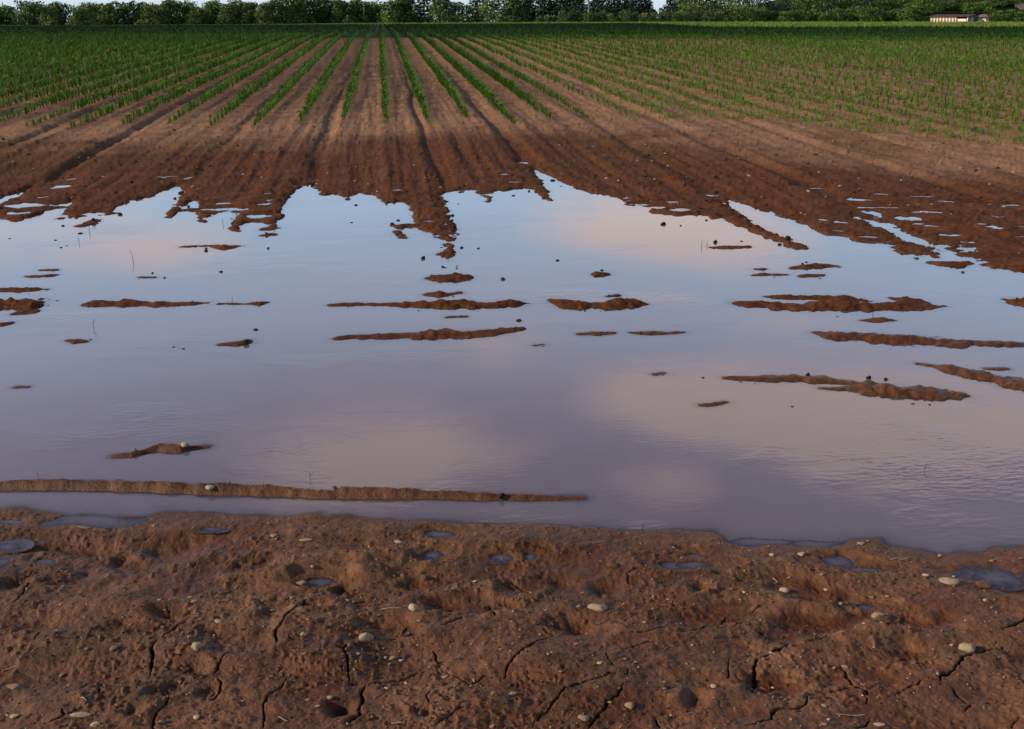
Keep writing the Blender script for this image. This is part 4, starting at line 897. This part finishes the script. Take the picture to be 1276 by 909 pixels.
# right: a wooded slope in two or three depths
RF = [(858,3,17,'pale'),(880,1,18,'olive'),(902,4,17,'light'),(922,6,17,'light'),(944,9,14,'light'),(960,13,12,'broad'),(976,14,11,'light'),(993,12,13,'broad'),(1012,11,13,'broad'),(1028,15,9,'light'),(1040,10,13,'light'),(1062,9,15,'broad'),(1082,8,14,'light'),(1098,12,10,'dark'),(1112,11,12,'broad'),(1128,10,13,'broad'),(1143,5,11,'olive')]
RBK = [(850,-8,20,'broad'),(872,-12,20,'dark'),(898,-10,22,'broad'),(926,-12,21,'broad'),(952,-6,20,'dark'),(978,-10,22,'dark'),(1004,-8,21,'broad'),(1030,-12,22,'dark'),(1056,-8,20,'broad'),(1078,-12,19,'dark'),(1100,-8,20,'broad'),(1124,-10,20,'broad'),(1148,-6,17,'light'),(1166,-8,20,'light'),(1186,-7,19,'light'),(1206,4,11,'broad'),(1222,2,12,'broad'),(1238,-6,13,'broad')]
for i, (px, top, hw, kd) in enumerate(RF):
    tree('broadleaf_tree' if kd != 'dark' else 'conifer_tree', px, top, hw, kd, 238 + (i % 3) * 2, f'{"small rounded" if top > 8 else "leaning"} {"pale green" if kd in ("pale", "light") else "deep green" if kd != "olive" else "olive"} tree fronting the right hand wood, {ORD[i]} from left', 'tree', 'front trees of the right hand wood', .0, 1100)
for i, (px, top, hw, kd) in enumerate(RBK):
    tree('broadleaf_tree' if kd != 'dark' else 'conifer_tree', px, top, hw, kd, 256 + (i % 3) * 5, f'tall {"dark" if kd == "dark" else "green"} tree at back of the right wood, {ORD[i]} from left', 'tree', 'back trees of the right hand wood', .02, 1700)
RE = [(1244,13,11,'broad',236,'dark bushy tree just right of the white hut'),(1258,11,11,'light',238,'light green bushy tree at the right, below the brown slope'),(1271,14,10,'broad',233,'bushy green tree in front of the brick house at the right edge'),(1254,-4,13,'olive',268,'olive tree on the brown slope above the hut'),(1232,9,8,'broad',240,'narrow green tree behind the white hut'),(1300,4,18,'broad',244,'tree beyond the right edge by the brick house'),(1330,0,24,'light',250,'far right light tree outside the picture'),(1207,16,7,'dark',240,'dark shaded bush between the shed and the hut'),(1212,20,6,'dark',236,'small dark bush at the left wall of the hut'),(1275,-6,14,'light',285,'tree at the top right corner above the brick house')]
for (px, top, hw, kd, dp_, lab) in RE:
    if 'outside' in lab or 'beyond the right edge' in lab: continue
    tree('broadleaf_tree', px, top, hw, kd, dp_, lab, 'tree', 'trees around the buildings', .0, 900)

# ------------------------------------------------------------------ buildings
M_cream = mat_plain('cream_paint', (.80, .73, .60), (.88, .83, .73), 1.2, .7, .2); M_white = mat_plain('white_wall', (.66, .60, .52), (.80, .75, .68), .8, .8, .15)
M_roof = mat_plain('brown_roof', (.045, .022, .020), (.085, .045, .040), 2, .8, .2, (1, 6, 1)); M_darkwood = mat_plain('dark_wood_and_recess', (.020, .014, .012), (.045, .03, .024), 3, .85, .15)
M_ochre = mat_plain('ochre_boards_and_light', (.46, .28, .17), (.62, .42, .28), 2, .75, .2); M_brick = mat_plain('brick_wall', (.16, .075, .05), (.25, .13, .09), 3, .85, .15); M_slate = mat_plain('grey_roof', (.10, .085, .075), (.18, .155, .14), 2, .8, .2); M_glass = mat_plain('window_glass', (.02, .025, .03), (.03, .04, .045), 1, .15, .5)
def box(bm, x0, y0, z0, x1, y1, z1):
    v = [bm.verts.new(p_) for p_ in ((x0,y0,z0),(x1,y0,z0),(x1,y1,z0),(x0,y1,z0),(x0,y0,z1),(x1,y0,z1),(x1,y1,z1),(x0,y1,z1))]
    for f in ((0,3,2,1),(4,5,6,7),(0,1,5,4),(1,2,6,5),(2,3,7,6),(3,0,4,7)): bm.faces.new([v[i] for i in f])
def part(name, mat, parent, boxes):
    bm = bmesh.new()
    for b in boxes: box(bm, *b)
    return bm_obj(name, bm, mat, parent)
def gable(name, mat, parent, x0, x1, y0, y1, z, rise, over=.3, th_=.12):
    bm = bmesh.new(); ym = (y0 + y1) / 2
    for (a, b) in ((y0 - over, ym), (y1 + over, ym)):
        za = z - over * rise / (ym - y0)
        v = [bm.verts.new(p_) for p_ in ((x0-over,a,za),(x1+over,a,za),(x1+over,b,z+rise),(x0-over,b,z+rise),(x0-over,a,za+th_),(x1+over,a,za+th_),(x1+over,b,z+rise+th_),(x0-over,b,z+rise+th_))]
        for f in ((0,3,2,1),(4,5,6,7),(0,1,5,4),(1,2,6,5),(2,3,7,6),(3,0,4,7)): bm.faces.new([v[i] for i in f])
    return bm_obj(name, bm, mat, parent)
def place(name, px, dep_, label, cat, turn=0):
    o = bpy.data.objects.new(name, None); COL.objects.link(o); X, Y = AT(px, dep_); o.location = (X, Y, hz(X, Y)); o.rotation_euler = (0, 0, -AZ + turn); return tag(o, label, cat)
U = 228 * CP / F                                                        # metres per photo pixel at the shed
sh = place('shed', 1159.5, 228, 'long low cream shed with a row of framed bays under a dark red brown roof', 'shed', -.68)
zb = sh.location.z
W = 30.5 * U; W2 = 44 * U; ht = ZAT(1160, 21.4, 228) - zb
lo = ht * .30
part('wall', M_cream, sh, [(0, 0, -.1, W, .12, lo), (-.02, .12, -.1, .1, 4.2, ht), (.1, 4.1, -.1, W2, 4.25, ht)])
part('warm_light_panel', M_ochre, sh, [(.05, .30, lo - .1, W - .05, .38, ht - .02)])  # ochre sheet standing for warm light seen through the bays
for i in range(9): part('post', M_cream, sh, [(i * (W - .14) / 8, -.03, lo + .003, i * (W - .14) / 8 + .14, .10, ht)])
part('rail', M_cream, sh, [(.003, -.015, lo + (ht - lo) * .5, W - .003, .085, lo + (ht - lo) * .5 + .09)])
part('rail', M_cream, sh, [(.003, -.012, ht - .16, W - .003, .088, ht - .003)])
part('bay_wall', M_darkwood, sh, [(W + .05, .9, -.1, W2, 1.0, ht)])  # dark sheet painting in the shade of the open recess
part('board_panel', M_white, sh, [(W + .28, .05, .45, W2 - .30, .12, ht * .73)])
part('corner_post', M_cream, sh, [(W2 - .14, -.02, -.1, W2, .12, ht)]); part('corner_post', M_darkwood, sh, [(W + .03, 0, -.1, W + .15, .12, ht)])
bm = bmesh.new(); v = [bm.verts.new(p_) for p_ in ((-.25,-.4,ht+.01),(W2+.3,-.4,ht+.01),(W2+.3,4.6,ht+.35),(-.25,4.6,ht+.35),(-.25,-.4,ht+.20),(W2+.3,-.4,ht+.20),(W2+.3,4.6,ht+.54),(-.25,4.6,ht+.54))]
for f in ((0,3,2,1),(4,5,6,7),(0,1,5,4),(1,2,6,5),(2,3,7,6),(3,0,4,7)): bm.faces.new([v[i] for i in f])
bm_obj('roof', bm, M_roof, sh)
hu = place('hut', 1218.5, 226, 'small white hut with a grey hipped roof among dark bushes', 'hut', -.68)
hzb = hu.location.z; hw_ = 9.0 * U; hh_ = ZAT(1219, 21.5, 226) - hzb
part('wall', M_white, hu, [(0, 0, -.1, hw_, 2.2, hh_ * .55)]); part('gable_boards', M_ochre, hu, [(.04, .05, hh_ * .55, hw_ - .04, 2.15, hh_)])
part('door', M_darkwood, hu, [(hw_ * .62, -.04, 0, hw_ * .86, -.003, hh_ * .48)])
bm = bmesh.new(); o_ = .55
b4 = [bm.verts.new(p_) for p_ in ((-o_-.3,-o_,hh_),(hw_+o_,-o_,hh_),(hw_+o_,2.2+o_,hh_),(-o_-.3,2.2+o_,hh_))]; t2 = [bm.verts.new((hw_ * .3, 1.1, hh_ + .62)), bm.verts.new((hw_ * .7, 1.1, hh_ + .62))]
bm.faces.new((b4[0], b4[1], t2[1], t2[0])); bm.faces.new((b4[2], b4[3], t2[0], t2[1])); bm.faces.new((b4[1], b4[2], t2[1])); bm.faces.new((b4[3], b4[0], t2[0])); bm.faces.new(b4[::-1])
bm_obj('roof', bm, M_slate, hu)
def house(px, dep_, zt_py, w_, d_, wall_h, rise, wallm, roofm, label, turn):
    o = place('house', px, dep_, label, 'house', turn); z = ZAT(px, zt_py, dep_) - rise - wall_h - o.location.z
    part('wall', wallm, o, [(0, 0, min(-.2, z - .2), w_, d_, z + wall_h)])
    for i in range(int(w_ // 2.6)):
        f = part('window', M_white, o, [(1.0 + i * 2.6, -.05, z + wall_h - 1.7, 2.1 + i * 2.6, -.003, z + wall_h - .5)]); part('pane', M_glass, f, [(1.1 + i * 2.6, -.065, z + wall_h - 1.6, 2.0 + i * 2.6, -.053, z + wall_h - .6)])
    ym = d_ / 2; zz = z + wall_h
    for x in (.003, w_ - .003):
        bm = bmesh.new(); bm.faces.new([bm.verts.new((x, .05, zz)), bm.verts.new((x, d_ - .05, zz)), bm.verts.new((x, ym, zz + rise - .05))])
        bm_obj('gable_wall', bm, wallm, o)
    gable('roof', roofm, o, 0, w_, 0, d_, zz + .01, rise, .4)
    return o
house(1271, 262, 5, 9, 7, 3.0, 1.3, M_brick, M_slate, 'brown brick house with a grey roof at the right edge, half hidden by bushes', .1)
house(1196, 300, -9, 7, 6, 3.2, 1.6, M_white, M_slate, 'white walled house high on the slope behind the shed, almost hidden by trees', .3)

# ------------------------------------------------------------------ light and sky
SUN_EL = R(22); SUN_AZ = AZ + R(-99)                    # clockwise from +Y
sdir = Vector((math.sin(SUN_AZ) * math.cos(SUN_EL), math.cos(SUN_AZ) * math.cos(SUN_EL), math.sin(SUN_EL)))
sun = bpy.data.lights.new('sun', 'SUN'); sun.energy = 5.7; sun.angle = R(.55); sun.color = (1, .79, .55)
so = bpy.data.objects.new('sun', sun); COL.objects.link(so); so.rotation_euler = sdir.to_track_quat('Z', 'Y').to_euler()
w = bpy.data.worlds.new('World'); scene.world = w; w.use_nodes = True; t = w.node_tree; t.nodes.clear()
out = t.nodes.new('ShaderNodeOutputWorld'); bg = t.nodes.new('ShaderNodeBackground'); sky = t.nodes.new('ShaderNodeTexSky')
sky.sky_type = 'NISHITA'; sky.sun_disc = False; sky.sun_elevation = SUN_EL; sky.sun_rotation = SUN_AZ % (2 * math.pi); sky.air_density = 1.0; sky.dust_density = 1.6; sky.ozone_density = 1.2
tc = t.nodes.new('ShaderNodeTexCoord')
def wn(scale, detail, rough, stretch):
    mp = t.nodes.new('ShaderNodeMapping'); mp.inputs['Scale'].default_value = stretch; t.links.new(tc.outputs['Generated'], mp.inputs['Vector'])
    n = t.nodes.new('ShaderNodeTexNoise'); n.inputs['Scale'].default_value = scale; n.inputs['Detail'].default_value = detail; n.inputs['Roughness'].default_value = rough; t.links.new(mp.outputs[0], n.inputs['Vector']); return n.outputs['Fac']
def wr(f, stops):
    x = t.nodes.new('ShaderNodeValToRGB')
    while len(x.color_ramp.elements) < len(stops): x.color_ramp.elements.new(.5)
    for e, (p_, c) in zip(x.color_ramp.elements, stops): e.position = p_; e.color = (c, c, c, 1)
    t.links.new(f, x.inputs[0]); return x.outputs[0]
def wm(op, a, b):
    x = t.nodes.new('ShaderNodeMath'); x.operation = op; x.use_clamp = op == 'ADD'
    for s_, v in zip(x.inputs, (a, b)):
        if hasattr(v, 'links'): t.links.new(v, s_)
        else: s_.default_value = v
    return x.outputs[0]
# cloud banks: directions in the sky that the flood water mirrors
BLOBS = [(500,555,.085,.85),(400,590,.07,.5),(830,495,.065,.9),(990,515,.085,.95),(1130,550,.07,.7),(1085,590,.05,.5),(820,600,.04,.5),(740,275,.06,.65),(880,295,.07,.8),(60,305,.08,.5),(230,300,.05,.4),(1250,520,.07,.7),(1000,400,.06,.4),(620,430,.05,.35)]
mask = None
flat = t.nodes.new('ShaderNodeMapping'); flat.inputs['Scale'].default_value = (.62, .62, 1.7); t.links.new(tc.outputs['Generated'], flat.inputs['Vector'])
for (px, py, rad, am) in BLOBS:
    d = ray(px, py); v = Vector((d[0], d[1], -d[2])).normalized()
    vm = t.nodes.new('ShaderNodeVectorMath'); vm.operation = 'DISTANCE'; t.links.new(flat.outputs[0], vm.inputs[0]); vm.inputs[1].default_value = (v.x * .62, v.y * .62, v.z * 1.7)
    mr = t.nodes.new('ShaderNodeMapRange'); mr.interpolation_type = 'SMOOTHERSTEP'; mr.inputs[1].default_value = rad * 1.7; mr.inputs[2].default_value = 0; mr.inputs[3].default_value = 0; mr.inputs[4].default_value = am
    t.links.new(vm.outputs['Value'], mr.inputs[0]); mask = mr.outputs[0] if mask is None else wm('ADD', mask, mr.outputs[0])
cn = wn(7.0, 9, .60, (.8, .8, 3.2))
fac = wr(wm('ADD', wm('MULTIPLY', mask, .62), wm('MULTIPLY', cn, .80)), [(.54, 0.0), (.70, .34), (.95, .80)])
sx = t.nodes.new('ShaderNodeSeparateXYZ'); t.links.new(tc.outputs['Generated'], sx.inputs[0])
veil = t.nodes.new('ShaderNodeValToRGB'); VS = [(0, (.66, .78, .88)), (.08, (.85, 1.05, 1.25)), (.17, (.97, 1.40, 1.88)), (.28, (1.02, 1.26, 1.74)), (.36, (.80, .82, 1.16)), (.46, (.29, .31, .52)), (.75, (.06, .075, .13))]  # bright low veil added to lift the water's reflection; upper sky dimmed
while len(veil.color_ramp.elements) < len(VS): veil.color_ramp.elements.new(.5)
for e, (p_, c) in zip(veil.color_ramp.elements, VS): e.position = p_; e.color = (*[q * 10 for q in c], 1)
t.links.new(sx.outputs[2], veil.inputs[0])
mv = t.nodes.new('ShaderNodeMix'); mv.data_type = 'RGBA'; mv.inputs[0].default_value = .85; t.links.new(sky.outputs[0], mv.inputs[6]); t.links.new(veil.outputs[0], mv.inputs[7])
mx = t.nodes.new('ShaderNodeMix'); mx.data_type = 'RGBA'; t.links.new(fac, mx.inputs[0]); t.links.new(mv.outputs[2], mx.inputs[6]); mx.inputs[7].default_value = (17.5, 13.2, 11.4, 1)
t.links.new(mx.outputs[2], bg.inputs[0]); bg.inputs[1].default_value = .10; t.links.new(bg.outputs[0], out.inputs[0])

# ------------------------------------------------------------------ camera
cam = bpy.data.cameras.new('camera'); co = bpy.data.objects.new('camera', cam); COL.objects.link(co)
co.location = (0, 0, H); co.rotation_euler = (math.pi / 2 - PITCH, 0, YAW); cam.sensor_width = 36; cam.lens = F / 1276 * 36; cam.clip_start = .05; cam.clip_end = 9000
scene.camera = co
scene.view_settings.view_transform = 'Standard'; scene.view_settings.look = 'None'; scene.view_settings.exposure = 0
scene.render.engine = 'CYCLES'; scene.cycles.transparent_max_bounces = 12; scene.cycles.max_bounces = 6
